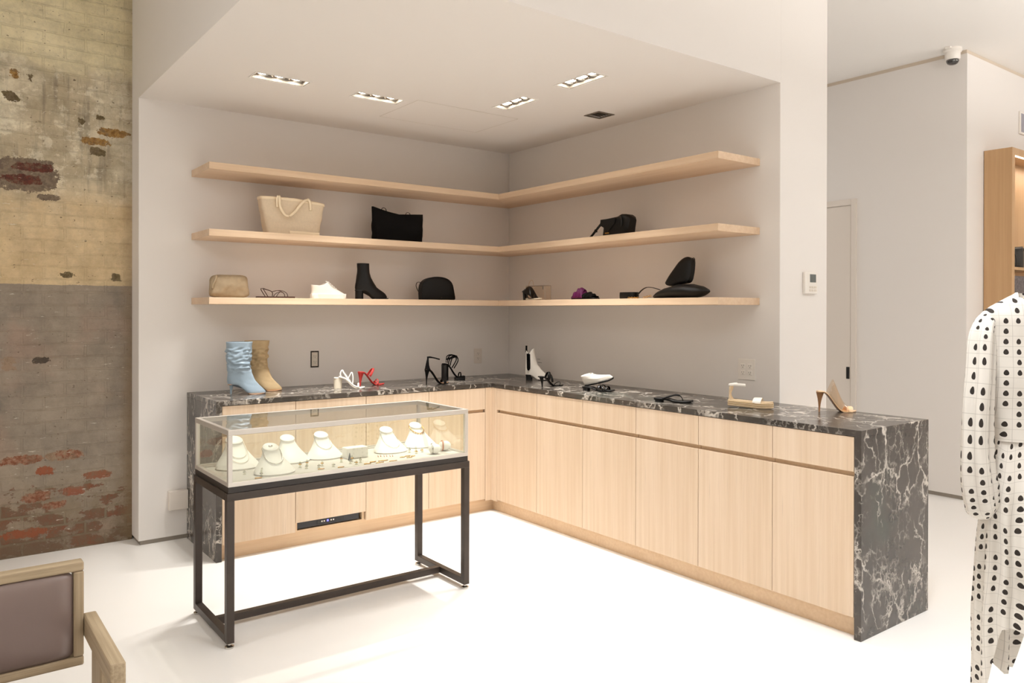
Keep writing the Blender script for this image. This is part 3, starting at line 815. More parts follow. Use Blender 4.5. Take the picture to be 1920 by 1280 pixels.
for i, (x, y, h) in enumerate(PG): peg(x, y, h, M['gold'] if i % 2 else M['silver'])
def cone_stand(x, y):
    bm = BM(); lathe(bm, [(.0085, 0.0003), (.0085, .002), (.001, .036)], n=14)
    single('ring_cone', bm, M['stone_dark'], 'small dark green ring cone left of the blank white block', 'ring stand', smooth='auto').location = (x, y, DK)
cone_stand(-2.14, -1.575)
def bar(x, y, rz, L, mat, lb):
    bm = BM(); sweep(bm, [(-L / 2, 0, .003), (-L / 4, .003, .003), (L / 4, -.002, .003), (L / 2, .001, .003)], .0025, n=6)
    single('bracelet', bm, mat, lb, 'bracelet', group='small gold pieces lying on the case floor', smooth=True).location = (x, y, DK)
LB = 'slim gold bracelet lying flat on the grey case floor'
for k, (x, y, L) in enumerate([(-2.115, -1.715, .035), (-2.075, -1.69, .03), (-2.055, -1.725, .04), (-2.02, -1.69, .05), (-1.985, -1.725, .04), (-2.635, -1.72, .03),
                               (-1.90, -1.665, .028), (-1.865, -1.655, .028), (-1.875, -1.69, .03), (-1.845, -1.672, .02), (-2.34, -1.70, .03), (-2.25, -1.715, .03)]):
    bar(x, y, 0, L, M['gold'], LB)
def ear(x, y):
    t = thing('earring_pair', 'tiny rose coloured earrings on the case floor before pendant bust', 'earrings', (x, y, DK), 0, 'tiny earrings before the pendant bust')
    for k in (-1, 1):
        bm = BM(); bmesh.ops.create_icosphere(bm, subdivisions=1, radius=.003, matrix=Matrix.Translation((k * .007, 0, .0035)))
        bmesh.ops.create_icosphere(bm, subdivisions=1, radius=.002, matrix=Matrix.Translation((k * .007, .004, .008)))
        obj('earring', bm, M['rose'], t, smooth=True)
for x, y in ((-1.96, -1.60), (-1.935, -1.615), (-1.985, -1.585)): ear(x, y)
# ------------------------------------------------------------------ footwear kit (local frame: heel back x=0, toe +x)
def lerp_keys(keys, z):
    if z <= keys[0][0]: return keys[0][1:]
    for a, b in zip(keys, keys[1:]):
        if z <= b[0]:
            t = (z - a[0]) / (b[0] - a[0])
            return tuple(p + (q_ - p) * t for p, q_ in zip(a[1:], b[1:]))
    return keys[-1][1:]

def outline(x0, x1, w, pt, n):
    out = []
    for i in range(n):
        a = 2 * pi * i / n
        s = .5 + .5 * cos(a)
        k = 1 - min(.97, pt) * max(0, (s - .35) / .65) ** 1.6
        waist = 1 - .12 * pt * exp(-((s - .38) / .16) ** 2)
        sn = sin(a); sn = math.copysign(abs(sn) ** .92, sn)
        out.append((x0 + (x1 - x0) * s, w * sn * k * waist))
    return out

def arch(L, h, a=.2, b=.66):
    return lambda x: h * (1 - smooth(a * L, b * L, x))

def boot_mesh(keys, L, h, fade=.09, n=36, nz=34, fold=None, lip=.02, top_dz=None, ab=(.22, .66)):
    bm = BM(); ar = arch(L, h, *ab); rings = []
    z1 = keys[-1][0]
    def ring(z, shrink=0.0, amp=1.0):
        x0, x1, w, pt = lerp_keys(keys, z)
        o = outline(x0 + shrink, x1 - shrink, w - shrink, pt, n); R = []
        for i, (x, y) in enumerate(o):
            zz = z + ar(x) * max(0.0, 1 - z / fade) + h * min(1.0, z / fade)
            if fold and amp:
                a = 2 * pi * i / n
                f = fold(z, a)
                cx = (x0 + x1) / 2
                rr = Vector((x - cx, y)); l = rr.length or 1
                x += rr.x / l * f; y += rr.y / l * f
            if top_dz: zz += top_dz(x, z / z1) * max(0, (z / z1 - .6) / .4)
            R.append((x, y, zz))
        return R
    first = ring(0.0); c0 = [(p[0] * .98 + .01 * L, p[1] * .9, p[2] + .0006) for p in first]
    rings.append(c0)
    for k in range(nz + 1): rings.append(ring(z1 * k / nz))
    if lip:
        rings.append(ring(z1, .003, 0)); rings.append(ring(z1 - lip, .004, 0)); rings.append(ring(z1 - lip * 1.5, .006, 0))
    loft(bm, rings)
    return bm

WP = {'point': [(0, .016), (.04, .025), (.2, .026), (.42, .021), (.68, .035), (.82, .030), (.93, .016), (1, .004)],
      'round': [(0, .018), (.04, .026), (.2, .028), (.42, .026), (.68, .037), (.86, .035), (.96, .024), (1, .012)],
      'square': [(0, .020), (.04, .027), (.2, .028), (.42, .026), (.68, .036), (.9, .033), (.98, .028), (1, .024)]}
def wfun(kind, k=1.0):
    keys = WP[kind]
    def f(s):
        for a, b in zip(keys, keys[1:]):
            if s <= b[0]:
                t = (s - a[0]) / (b[0] - a[0]); return (a[1] + (b[1] - a[1]) * t * t * (3 - 2 * t) if False else a[1] + (b[1] - a[1]) * t) * k
        return keys[-1][1] * k
    return f

def plate(L, ar, wf, t0, t1, n=36, spring=.004, s0=0.0, s1=1.0):
    """foot-shaped slab between heights t0..t1 over the arch"""
    bm = BM(); R = []
    for i in range(n + 1):
        s = s0 + (s1 - s0) * i / n; x = s * L; z = ar(x) + spring * max(0, (s - .8) / .2) ** 2; w = wf(s)
        e = min(.0015, (t1 - t0) * .3)
        R.append([(x, -w + e, z + t0), (x, -w, z + t0 + e), (x, -w, z + t1 - e), (x, -w + e, z + t1),
                  (x, w - e, z + t1), (x, w, z + t1 - e), (x, w, z + t0 + e), (x, w - e, z + t0)])
    loft(bm, R); return bm

def arc(bm, x, w, z, hh, width, th=.003, lean=0.0, dz=0.0, n=16, x2=None, ref=(1, 0, 0)):
    x2 = x if x2 is None else x2
    pts = [(x + (x2 - x) * i / n + lean * sin(pi * i / n), w * cos(pi * i / n), z + dz * i / n + hh * sin(pi * i / n)) for i in range(n + 1)]
    return sweep(bm, pts, width / 2, th / 2, ref, 8)

def stiletto(h, x, r0, r1, lean=.012, n=16, top=None):
    bm = BM(); R = []
    for k in range(11):
        t = k / 10; r = r0 + (r1 - r0) * t ** 2.2; cx = x + lean * (t ** 1.5) - lean * .0
        R.append([(cx + r * cos(2 * pi * i / n), r * .9 * sin(2 * pi * i / n), h * t) for i in range(n)])
    loft(bm, R); return bm

def block_heel(h, x0, x1, w, slope=.0, flare=1.0, h2=None):
    bm = BM()
    h2 = h if h2 is None else h2
    def ring(z, k, zf=None):
        o = outline(x0 + (1 - k) * .006, x1 - (1 - k) * .006, w * k, .0, 24)
        return [(x, y, z if zf is None else zf(x)) for x, y in o]
    R = [ring(0, flare), ring(.002, flare * 1.01), ring(h * .5, (1 + flare) / 2), ring(h, 1.0, lambda x: h + (h2 - h) * (x - x0) / (x1 - x0))]
    loft(bm, R); return bm

def footwear(name, label, cat, x, y, z, ang, group=None): return thing(name, label, cat, (x, y, z + .0004), radians(ang), group)

# slouch boots
def slouch(label, x, y, ang, mat, seed):
    L, h = .212, .058
    t = footwear('slouch_boot', label, 'boot', x, y, H, ang)
    keys = [(0, -.002, .216, .033, .95), (.008, -.004, .218, .036, .95), (.018, -.006, .203, .037, .95), (.030, -.007, .180, .037, .85), (.046, -.006, .155, .038, .6), (.07, -.004, .138, .040, .3),
            (.10, -.004, .128, .043, .1), (.135, -.008, .126, .046, 0), (.17, -.012, .130, .048, 0), (.21, -.010, .132, .050, 0), (.258, -.010, .140, .052, 0)]
    def fold(z, a):
        m = smooth(.06, .11, z) * (1 - smooth(.20, .235, z))
        w = noise.noise(Vector((cos(a) * 1.4 + seed, sin(a) * 1.4, z * 9)))
        f = math.fabs(sin(z * 72 + 4.5 * w + 1.9 * sin(a + seed) + .8 * sin(2 * a)))
        g2 = math.fabs(sin(z * 95 - 3.5 * w + 1.5 * cos(a * 1.5 + seed)))
        w2 = noise.noise(Vector((cos(a) * 2 + seed, sin(a) * 2, z * 22 + 5)))
        return m * (.012 * (max(f, g2 * .9) ** 2.5 - .5) + .010 * w2) + .005 * w * smooth(.17, .25, z)
    obj('upper', boot_mesh(keys, L, h, .07, 44, 60, fold, .03), mat, t, smooth=True)
    obj('heel', stiletto(h + .012, .016, .0050, .019, .004), mat, t, smooth='auto')
    obj('sole', plate(L, arch(L, h, .22, .66), wfun('point', .90), -.0005, .003), M['insole_tan'], t, smooth='auto')
slouch('light blue slouchy leather boot with slim heel on the marble counter', -2.312, -.262, -27, M['blue_leather'], 0.0)
slouch('tan slouchy leather boot standing right behind the light blue one', -2.160, -.130, -27, M['tan_leather'], 4.3)

# white block heel sandal
L, h = .195, .072; ar = arch(L, h - .006, .24, .72)
t = footwear('block_heel_sandal', 'white strappy sandal with chunky block heel on the left counter', 'sandal', -1.652, -.316, H, -27)
obj('sole', plate(L, ar, wfun('square', .9), 0, .006), M['white_leather'], t, smooth='auto')
obj('heel', block_heel(h - .004, -.002, .050, .024, h2=h - .006), M['cream_leather'], t, smooth='auto')
bm = BM(); arc(bm, .155, .033, .004, .030, .012); obj('toe_strap', bm, M['white_leather'], t, smooth=True)
bm = BM()
for s in (1, -1):
    sweep(bm, spline([(.045, s * .026, .070), (.040, s * .024, .098), (.052, 0, .120), (.066, -s * .024, .096), (.105, -s * .034, .038)], 8), .0042, .002, (1, 0, 0), 8)
    sweep(bm, spline([(.085, s * .030, .052), (.098, s * .020, .082), (.112, 0, .104), (.120, -s * .02, .075), (.118, -s * .034, .026)], 8), .0035, .002, (1, 0, 0), 8)
obj('ankle_strap', bm, M['white_leather'], t, smooth=True)
bm = BM(); sweep(bm, spline([(.03, -.026, .078), (.07, -.031, .066), (.10, -.033, .042), (.13, -.036, .018), (.155, -.036, .010)], 8), .006, .004, (0, 0, 1), 8)
obj('side_strap', bm, M['white_leather'], t, smooth=True)

# red mule
L, h = .182, .088; ar = arch(L, h, .14, .66)
t = footwear('heeled_mule', 'coral red heeled mule with open toe on the left counter', 'mule', -1.440, -.235, H, -8)
obj('sole', plate(L, ar, wfun('point', .95), 0, .007), M['red_leather'], t, smooth='auto')
obj('heel', stiletto(h + .002, .012, .0058, .023, .006), M['red_leather'], t, smooth='auto')
bm = BM(); arc(bm, .070, .030, .062, .052, .016, .003, lean=.032); obj('instep_strap', bm, M['red_leather'], t, smooth=True)
bm = BM(); arc(bm, .125, .036, .006, .034, .008, .004, lean=.006); arc(bm, .122, .036, .006, .022, .008, .004, lean=-.004); obj('toe_strap', bm, M['red_leather'], t, smooth=True)

# black stiletto sandal
L, h = .175, .098; ar = arch(L, h, .12, .68)
t = footwear('stiletto_sandal', 'black stiletto sandal with closed heel and straight ankle strap', 'sandal', -1.032, -.425, H, -7)
obj('sole', plate(L, ar, wfun('point', .9), 0, .005), M['black_suede'], t, smooth='auto')
obj('insole', plate(L, ar, wfun('point', .82), .0052, .0062), M['insole_tan'], t, smooth='auto')
obj('heel', stiletto(h + .002, .008, .0036, .019, .006), M['black_suede'], t, smooth='auto')
bm = BM(); R = []
for k in range(9):
    s = k / 8; z = h + .004 + s * .088; aw = 1.75 - 1.25 * s ** .7; r = .027 - .004 * s
    ring = []
    for i in range(15):
        a = pi - aw + 2 * aw * i / 14; ring.append((.024 + .012 * s + r * 1.0 * cos(a) * (1 - .2 * s), r * sin(a), z))
    for i in range(15):
        a = pi + aw - 2 * aw * i / 14; ring.append((.024 + .012 * s + (r - .0025) * cos(a) * (1 - .2 * s), (r - .0025) * sin(a), z))
    R.append(ring)
loft(bm, R); obj('heel_counter', bm, M['black_suede'], t, smooth='auto')
bm = BM(); sweep(bm, spline([(.018, -.012, h + .088), (.045, -.026, h + .086), (.085, -.024, h + .076), (.098, -.022, h + .072)], 8), .0045, .0016, (0, 0, 1), 8)
sweep(bm, spline([(.018, .012, h + .088), (.045, .024, h + .088), (.060, .020, h + .084)], 8), .0045, .0016, (0, 0, 1), 8)
obj('ankle_strap', bm, M['black_suede'], t, smooth=True)
bm = BM(); arc(bm, .135, .034, .004, .026, .022, .003); obj('toe_strap', bm, M['black_suede'], t, smooth='auto')

# black block heel platform
L, h = .165, .118; ar0 = arch(L, h - .022, .16, .70); ar = lambda x: ar0(x) + .020
t = footwear('platform_sandal', 'black platform sandal with high block heel and wrapped ankle straps', 'sandal', -.775, -.235, H, -18)
obj('insole', plate(L, ar, wfun('square', .95), 0, .007), M['black_suede'], t, smooth='auto')
bm = plate(L, lambda x: .0005, wfun('square', .95), 0, .022, s0=.58, s1=1.0, spring=0); obj('platform', bm, M['black_patent'], t, smooth='auto')
obj('heel', block_heel(h, -.008, .044, .024), M['black_patent'], t, smooth='auto')
bm = BM()
for s in (1, -1):
    sweep(bm, spline([(.05, s * .024, h - .01), (.060, s * .026, h + .03), (.085, 0, h + .062), (.110, -s * .026, h + .03), (.078, -s * .028, h - .03)], 8), .004, .0018, (1, 0, 0), 8)
    sweep(bm, spline([(.030, s * .02, h + .01), (.040, s * .026, h + .055), (.075, s * .026, h + .066), (.108, s * .01, h + .052), (.115, -s * .01, h + .040)], 8), .004, .0018, (0, 0, 1), 8)
sweep(bm, [(.068 + .040 * cos(a), .027 * sin(a), h + .046 + .012 * cos(a)) for a in [2 * pi * i / 28 for i in range(28)]], .004, .0016, (0, 0, 1), 8, closed=True)
obj('ankle_straps', bm, M['black_suede'], t, smooth=True)
bm = BM(); arc(bm, .128, .034, .026, .032, .010, .003, lean=.004); obj('toe_strap', bm, M['black_suede'], t, smooth=True)

# white western ankle boot
L, h = .178, .036
t = footwear('ankle_boot', 'white pointed ankle boot with black elastic side panel near the corner', 'boot', -.262, -.560, H, -46)
keys = [(0, .0, .176, .030, .85), (.010, -.003, .174, .033, .85), (.028, -.005, .150, .034, .7), (.05, -.004, .112, .034, .4), (.075, -.002, .088, .034, .15),
        (.11, .000, .076, .033, 0), (.15, .002, .066, .033, 0), (.185, .002, .062, .034, 0)]
def notch(x, k):
    return -.030 * exp(-((x - .024) / .014) ** 2) + .012 * smooth(.04, .06, x)
obj('upper', boot_mesh(keys, L, h, .06, 40, 34, None, .02, notch, (.2, .6)), M['white_leather'], t, smooth=True)
bm = BM(); prism(bm, [(.010, .195), (.036, .192), (.038, .12), (.037, .085), (.028, .072), (.017, .074), (.012, .09), (.011, .14)], 'y', -.0362, .0362)
obj('elastic_panel', bm, M['black_canvas'], t, bevel=.001)
bm = BM(); box(bm, -.002, .010, -.008, .008, .205, .252); obj('pull_tab', bm, M['black_canvas'], t, bevel=.001)
obj('sole', plate(L, arch(L, h, .2, .6), wfun('point', 1.0), -.001, .006), M['sole_black'], t, smooth='auto')
obj('heel', block_heel(h - .001, .0, .050, .025, flare=.82), M['sole_black'], t, smooth='auto')

# black kitten mule
L, h = .185, .064; ar = arch(L, h, .16, .64)
t = footwear('kitten_heel_mule', 'black kitten heel mule with knotted strap in front of the white boot', 'mule', -.505, -1.010, H, -12)
obj('sole', plate(L, ar, wfun('point', .95), 0, .006), M['black_leather'], t, smooth='auto')
obj('heel', stiletto(h + .002, .026, .0048, .018, -.006), M['black_leather'], t, smooth='auto')
bm = BM(); arc(bm, .062, .027, .052, .045, .018, .005, lean=.012); arc(bm, .088, .030, .030, .052, .016, .005, lean=-.006); obj('knot_strap', bm, M['black_leather'], t, smooth=True)
bm = BM(); arc(bm, .135, .036, .006, .022, .005, .004, lean=.02); obj('toe_strap', bm, M['black_leather'], t, smooth=True)

# black flat slide under white shoe
L, h = .205, .016; ar = arch(L, h, .25, .55)
t = footwear('flat_sandal', 'black flat strappy slide lying under the tilted white shoe', 'sandal', -.415, -1.350, H, -66)
obj('sole', plate(L, ar, wfun('square', 1.0), .001, .010), M['black_leather'], t, smooth='auto')
obj('heel', block_heel(h + .002, .0, .045, .026), M['sole_black'], t, smooth='auto')
bm = BM(); arc(bm, .10, .035, .012, .028, .014, .004, x2=.150); arc(bm, .15, .035, .010, .030, .014, .004, x2=.105); arc(bm, .165, .034, .008, .026, .016, .004)
obj('straps', bm, M['black_patent'], t, smooth=True)

# white low shoe lying tilted on it
t = footwear('low_boot', 'white leather low boot resting tilted on a black flat slide', 'shoe', -.375, -1.325, H + .029, -58)
t.rotation_euler = (radians(10), radians(-15), radians(-58))
keys = [(0, -.002, .192, .030, .45), (.010, -.006, .192, .033, .45), (.026, -.008, .176, .034, .4), (.036, -.008, .120, .033, .2), (.046, -.008, .085, .031, 0), (.060, -.010, .070, .029, 0)]
obj('upper', boot_mesh(keys, .192, .004, .05, 40, 26, lambda z, a: .002 * noise.noise(Vector((cos(a) * 3, sin(a) * 3, z * 60))), .018), M['white_leather'], t, smooth=True)
obj('sole', plate(.192, lambda x: 0, wfun('round', .98), -.006, .004, spring=.004), M['sole_black'], t, smooth='auto')
bm = BM()
for k in range(4): arc(bm, .085 + k * .014, .024, .030 - k * .003, .012, .003, .002, x2=.092 + k * .014)
obj('laces', bm, M['cream_leather'], t, smooth=True)

# braided thong
L = .212; ar = arch(L, .010, .3, .6)
t = footwear('thong_sandal', 'black braided thong sandal lying flat on the right counter', 'sandal', -.490, -2.030, H, -65)
obj('sole', plate(L, ar, wfun('square', 1.0), 0, .011, spring=.005), M['black_leather'], t, smooth='auto')
obj('heel', block_heel(.012, .002, .05, .026), M['sole_black'], t, smooth='auto')
for s in (1, -1):
    bm = BM(); P = spline([(.052, s * .031, .018), (.085, s * .026, .030), (.118, s * .012, .040), (.140, 0, .038)], 7)
    for i, p in enumerate(P):
        bmesh.ops.create_icosphere(bm, subdivisions=1, radius=.0052, matrix=Matrix.Translation(p + Vector((0, 0, .0012 * (i % 2)))))
    obj('braided_strap', bm, M['black_leather'], t, smooth=True)
bm = BM(); sweep(bm, spline([(.138, 0, .040), (.152, 0, .030), (.162, 0, .010)], 6), .0028, n=8); obj('toe_post', bm, M['black_leather'], t, smooth=True)

# espadrille
L = .228
t = footwear('espadrille_sandal', 'beige platform espadrille with cuff and white ankle strap on right counter', 'sandal', -.352, -2.430, H, -66)
bm = plate(L, lambda x: .0005 + .006 * (1 - smooth(0, .7 * L, x)), wfun('round', 1.02), 0, .030, spring=.003)
for v in bm.verts:
    pass
obj('jute_platform', bm, M['espa_linen'], t, smooth='auto')
for k in range(4):
    bm = BM(); w = wfun('round', 1.035); pts = []
    for i in range(25): s = i / 24; pts.append((s * L, -w(s), .007 + k * .0062 + .006 * (1 - smooth(0, .7, s))))
    for i in range(25): s = 1 - i / 24; pts.append((s * L, w(s), .007 + k * .0062 + .006 * (1 - smooth(0, .7, s))))
    sweep(bm, pts, .0026, n=6, closed=True); obj('jute_braid', bm, M['tan_leather'] if k % 2 else M['espa_linen'], t, smooth=True)
obj('footbed', plate(L, lambda x: .0305 + .006 * (1 - smooth(0, .7 * L, x)), wfun('round', .96), 0, .003), M['espa_linen'], t, smooth='auto')
bm = BM(); arc(bm, .150, .037, .028, .026, .042, .003, lean=.004); obj('toe_band', bm, M['white_leather'], t, smooth='auto')
bm = BM(); R = []
for k in range(9):
    s = k / 8; z = .036 + s * .074; aw = 1.5 - 1.0 * sin(pi * min(1, s * 1.25)) * .62 - .25 * s; r = .026 - .003 * s
    ring = [(.026 + r * cos(pi - aw + 2 * aw * i / 14), r * sin(pi - aw + 2 * aw * i / 14), z) for i in range(15)]
    ring += [(.026 + (r - .003) * cos(pi + aw - 2 * aw * i / 14), (r - .003) * sin(pi + aw - 2 * aw * i / 14), z) for i in range(15)]
    R.append(ring)
loft(bm, R); obj('heel_cuff', bm, M['espa_linen'], t, smooth='auto')
bm = BM(); sweep(bm, [(.022 + .021 * cos(a), .018 * sin(a), .118 + .004 * cos(a)) for a in [2 * pi * i / 28 for i in range(28)]], .007, .002, (0, 0, 1), 8, closed=True)
obj('ankle_ring', bm, M['white_leather'], t, smooth=True)
bm = BM(); sweep(bm, [(.030, -.018, .119), (.060, -.022, .119), (.092, -.022, .118)], .0075, .002, (0, 0, 1), 8); obj('ankle_strap', bm, M['white_leather'], t, smooth='auto')

# nude pvc stiletto
L, h = .192, .100; ar = arch(L, h, .12, .66)
t = footwear('stiletto_mule', 'nude stiletto mule with clear vamp on the far end of the counter', 'mule', -.170, -2.835, H, -40)
obj('sole', plate(L, ar, wfun('point', .95), 0, .006), M['nude'], t, smooth='auto')
obj('outsole', plate(L, ar, wfun('point', .90), -.0012, .0), M['nude_heel'], t, smooth='auto')
obj('heel', stiletto(h - .001, .010, .0040, .020, .004), M['nude_heel'], t, smooth='auto')
bm = BM(); R = []
for k in range(13):
    s = k / 12; x = .050 + s * .100; w = wfun('point', 1.0)(x / L); hh = .078 * (1 - s) + .022 * s + .010 * sin(pi * s); z = ar(x) + .004
    R.append([(x + .028 * sin(pi * i / 16) * (1 - s), w * cos(pi * i / 16), z + hh * sin(pi * i / 16)) for i in range(17)])
Rv = loft(bm, R, closed=False)
vm = obj('clear_vamp', bm, M['pvc'], t, smooth=True)
md = vm.modifiers.new('th', 'SOLIDIFY'); md.thickness = .0012
bm = BM(); arc(bm, .150, .030, .004, .024, .030, .002, lean=.006); obj('toe_piece', bm, M['nude'], t, smooth='auto')

# ------------------------------------------------------------------ shelf items, left run
def tote(x, y, z, wb, wt, db, dt, hh, mat, name, label, cut=None, rz=0, wrinkle=.006, lean=0.0, seed=0):
    t = thing(name, label, 'bag', (x, y, z + .0006), rz)
    bm = BM(); n = 56; R = []
    def ring(s, inset=0):
        w = (wb + (wt - wb) * s ** .8) / 2 - inset; d = (db + (dt - db) * s) / 2 - inset
        out = []
        for i in range(n):
            a = 2 * pi * i / n; ex = .38
            px = w * math.copysign(abs(cos(a)) ** ex, cos(a)); py = d * math.copysign(abs(sin(a)) ** ex, sin(a))
            m = sin(pi * min(1, s * 1.05)) if s < .95 else .3
            nz_ = noise.noise(Vector((px * 11 + seed, py * 9, s * 3.1))) * 1.0 + .5 * noise.noise(Vector((px * 25, s * 7, seed + py * 20)))
            f = wrinkle * nz_ * m
            zt = hh * s + (cut(px / w if w else 0) * s ** 2 if cut else 0)
            out.append((px + lean * s + f * cos(a), py + f * sin(a) * 1.6, zt))
        return out
    R.append([(p[0] * .9, p[1] * .9, 0) for p in ring(0)])
    for k in range(25): R.append(ring(k / 24))
    R.append(ring(1, .005)); R.append(ring(.75, .008))
    loft(bm, R); obj('body', bm, mat, t, smooth=True)
    return t, ring
t, rg = tote(-1.900, -.215, S2, .335, .425, .13, .10, .228, M['canvas_cream'], 'tote_bag', 'cream canvas tote bag with leather handles on the middle shelf', lambda u: -.018 * max(0, u) + .006, 0, .007, 0, 2)
bm = BM(); top = rg(.985); sweep(bm, [Vector(p) + Vector((0, 0, -.004)) for p in top], .0095, .003, (0, 0, 1), 8, closed=True); obj('top_trim', bm, M['trim_cream'], t, smooth=True)
bm = BM(); sweep(bm, [(-.04, -.072, .0135), (.05, -.076, .0135), (.158, -.070, .0135), (.164, -.055, .0135)], .012, .003, (0, 0, 1), 8); obj('base_trim', bm, M['trim_cream'], t, smooth='auto')
bm = BM(); sweep(bm, spline([(-.115, -.060, .170), (-.118, -.066, .222), (-.105, -.068, .235), (-.100, -.072, .170), (-.075, -.080, .125), (-.045, -.082, .118), (-.005, -.076, .150), (.040, -.070, .205), (.075, -.062, .232), (.098, -.060, .222), (.104, -.060, .165)], 8), .0085, .0028, (1, 0, .3), 8)
obj('handle', bm, M['trim_cream'], t, smooth=True)
bm = BM(); sweep(bm, spline([(-.10, .050, .18), (-.10, .056, .232), (-.06, .05, .238), (.05, .05, .236), (.09, .055, .226), (.10, .050, .17)], 8), .0075, .0028, (0, 0, 1), 8); obj('handle', bm, M['trim_cream'], t, smooth=True)

t, rg = tote(-1.128, -.20, S2, .365, .400, .12, .035, .205, M['black_suede'], 'tote_bag', 'slumped black suede tote bag on the middle shelf', lambda u: .034 * max(0, -u) ** 1.5 + .006 * max(0, u) - .008 * (1 - abs(u)), 0, .007, .005, 9)
bm = BM()
for hx, hz in ((-.115, .222), (.075, .203)):
    sweep(bm, spline([(hx - .020, -.018, hz - .015), (hx - .014, -.020, hz + .006), (hx, -.020, hz + .011), (hx + .014, -.020, hz + .004), (hx + .022, -.018, hz - .018)], 8), .0035, .002, (0, 1, 0), 8)
obj('handles', bm, M['black_suede'], t, smooth=True)

# taupe pouch
t = thing('suede_pouch', 'taupe gathered suede pouch at the left end of the lowest shelf', 'bag', (-2.290, -.205, S3 + .0006))
ol = []
for i in range(48):
    a = 2 * pi * i / 48; ex = .34
    px = .122 * math.copysign(abs(cos(a)) ** ex, cos(a)); pz = .070 + .0695 * math.copysign(abs(sin(a)) ** ex, sin(a))
    px *= 1 - .10 * (pz / .14)
    ol.append((px, pz))
bm = BM(); puffy(bm, ol, .030, .012, 2.6, 9, 0, .022)
for v in bm.verts:
    if v.co.z > .004: v.co.x += .006 * noise.noise(v.co * 18) ; v.co.y += .008 * noise.noise(v.co * 24 + Vector((3, 0, 0)))
obj('body', bm, M['taupe_cloth'], t, smooth=True)
bm = BM(); sweep(bm, spline([(-.085, -.030, .132), (-.092, -.036, .105), (-.104, -.036, .080), (-.108, -.034, .055)], 8), .007, .005, (1, 0, 0), 8)
for k in range(6): arc(bm, -.100 + .003 * k, .012, .05 + .014 * k, .004, .010, .004)
obj('drawstring_fold', bm, M['taupe_cloth'], t, smooth=True)

# brown thong sandal
L = .235; ar = lambda x: .0
t = footwear('strappy_flat_sandal', 'dark brown flat sandal with thin looped straps on lowest shelf', 'sandal', -2.128, -.225, S3, -4)
obj('sole', plate(L, ar, wfun('square', .95), 0, .011, spring=.0), M['brown_strap'], t, smooth='auto')
bm = BM()
for s in (1, -1):
    sweep(bm, spline([(.062, s * .028, .010), (.040, s * .030, .045), (.034, s * .02, .060), (.055, s * .006, .055), (.095, 0, .040), (.098, 0, .012)], 8), .0026, .0018, (1, 0, 0), 8)
    sweep(bm, spline([(.095, 0, .040), (.125, s * .016, .048), (.155, s * .026, .046), (.180, s * .030, .030), (.186, s * .032, .008)], 8), .0022, .0016, (1, 0, 0), 8)
    sweep(bm, spline([(.112, s * .034, .008), (.128, s * .028, .030), (.150, s * .010, .040), (.168, 0, .034)], 8), .0022, .0016, (1, 0, 0), 8)
obj('straps', bm, M['brown_strap'], t, smooth=True)

# white sneaker
L = .232
t = footwear('sneaker', 'white low-top canvas sneaker on the lowest shelf', 'sneaker', -1.776, -.232, S3, -4)
keys = [(0, -.002, .232, .038, .35), (.028, -.002, .232, .040, .35), (.036, .002, .222, .038, .35), (.050, .004, .196, .036, .35), (.064, .004, .168, .034, .25), (.078, .002, .142, .031, .1), (.090, .000, .118, .028, 0)]
bm = boot_mesh(keys, L, .0, .09, 40, 30, None, .03, lambda x, k: .016 * exp(-((x - .105) / .022) ** 2) - .004 * exp(-((x - .05) / .03) ** 2))
obj('upper', bm, M['white_leather'], t, smooth=True)
obj('sole', plate(L + .004, lambda x: 0, wfun('round', 1.09), 0, .030, spring=.004), M['bust'], t, smooth='auto')
bm = BM(); R = []
for k in range(8):
    s = k / 7; x = .100 + .052 * s; z = .112 - .044 * s; w = .019
    R.append([(x, -w, z), (x, -w * .5, z + .004), (x, 0, z + .005), (x, w * .5, z + .004), (x, w, z), (x, w, z - .004), (x, -w, z - .004)])
loft(bm, R); obj('tongue', bm, M['white_leather'], t, smooth=True)
bm = BM()
for k in range(5): arc(bm, .108 + k * .013, .020, .104 - k * .0105, .008, .0045, .0025, x2=.114 + k * .013)
obj('laces', bm, M['bust'], t, smooth=True)

# black ankle boot
L, h = .225, .058
t = footwear('ankle_boot', 'tall black leather ankle boot with block heel on the lowest shelf', 'boot', -1.452, -.215, S3, -8)
keys = [(0, .0, .222, .034, .5), (.010, -.003, .222, .036, .5), (.022, -.004, .205, .037, .45), (.040, -.002, .150, .038, .3), (.060, .002, .124, .038, .1),
        (.09, .006, .106, .038, 0), (.12, .010, .096, .037, 0), (.15, .011, .093, .037, 0), (.184, .010, .093, .038, 0)]
obj('upper', boot_mesh(keys, L, h, .06, 40, 36, lambda z, a: .0012 * noise.noise(Vector((cos(a) * 2, sin(a) * 2, z * 25))), .02, None, (.24, .62)), M['black_leather'], t, smooth=True)
obj('sole', plate(L, arch(L, h, .24, .62), wfun('square', .98), -.001, .005), M['sole_black'], t, smooth='auto')
obj('heel', block_heel(h + .003, -.002, .052, .027, flare=1.02), M['black_leather'], t, smooth='auto')

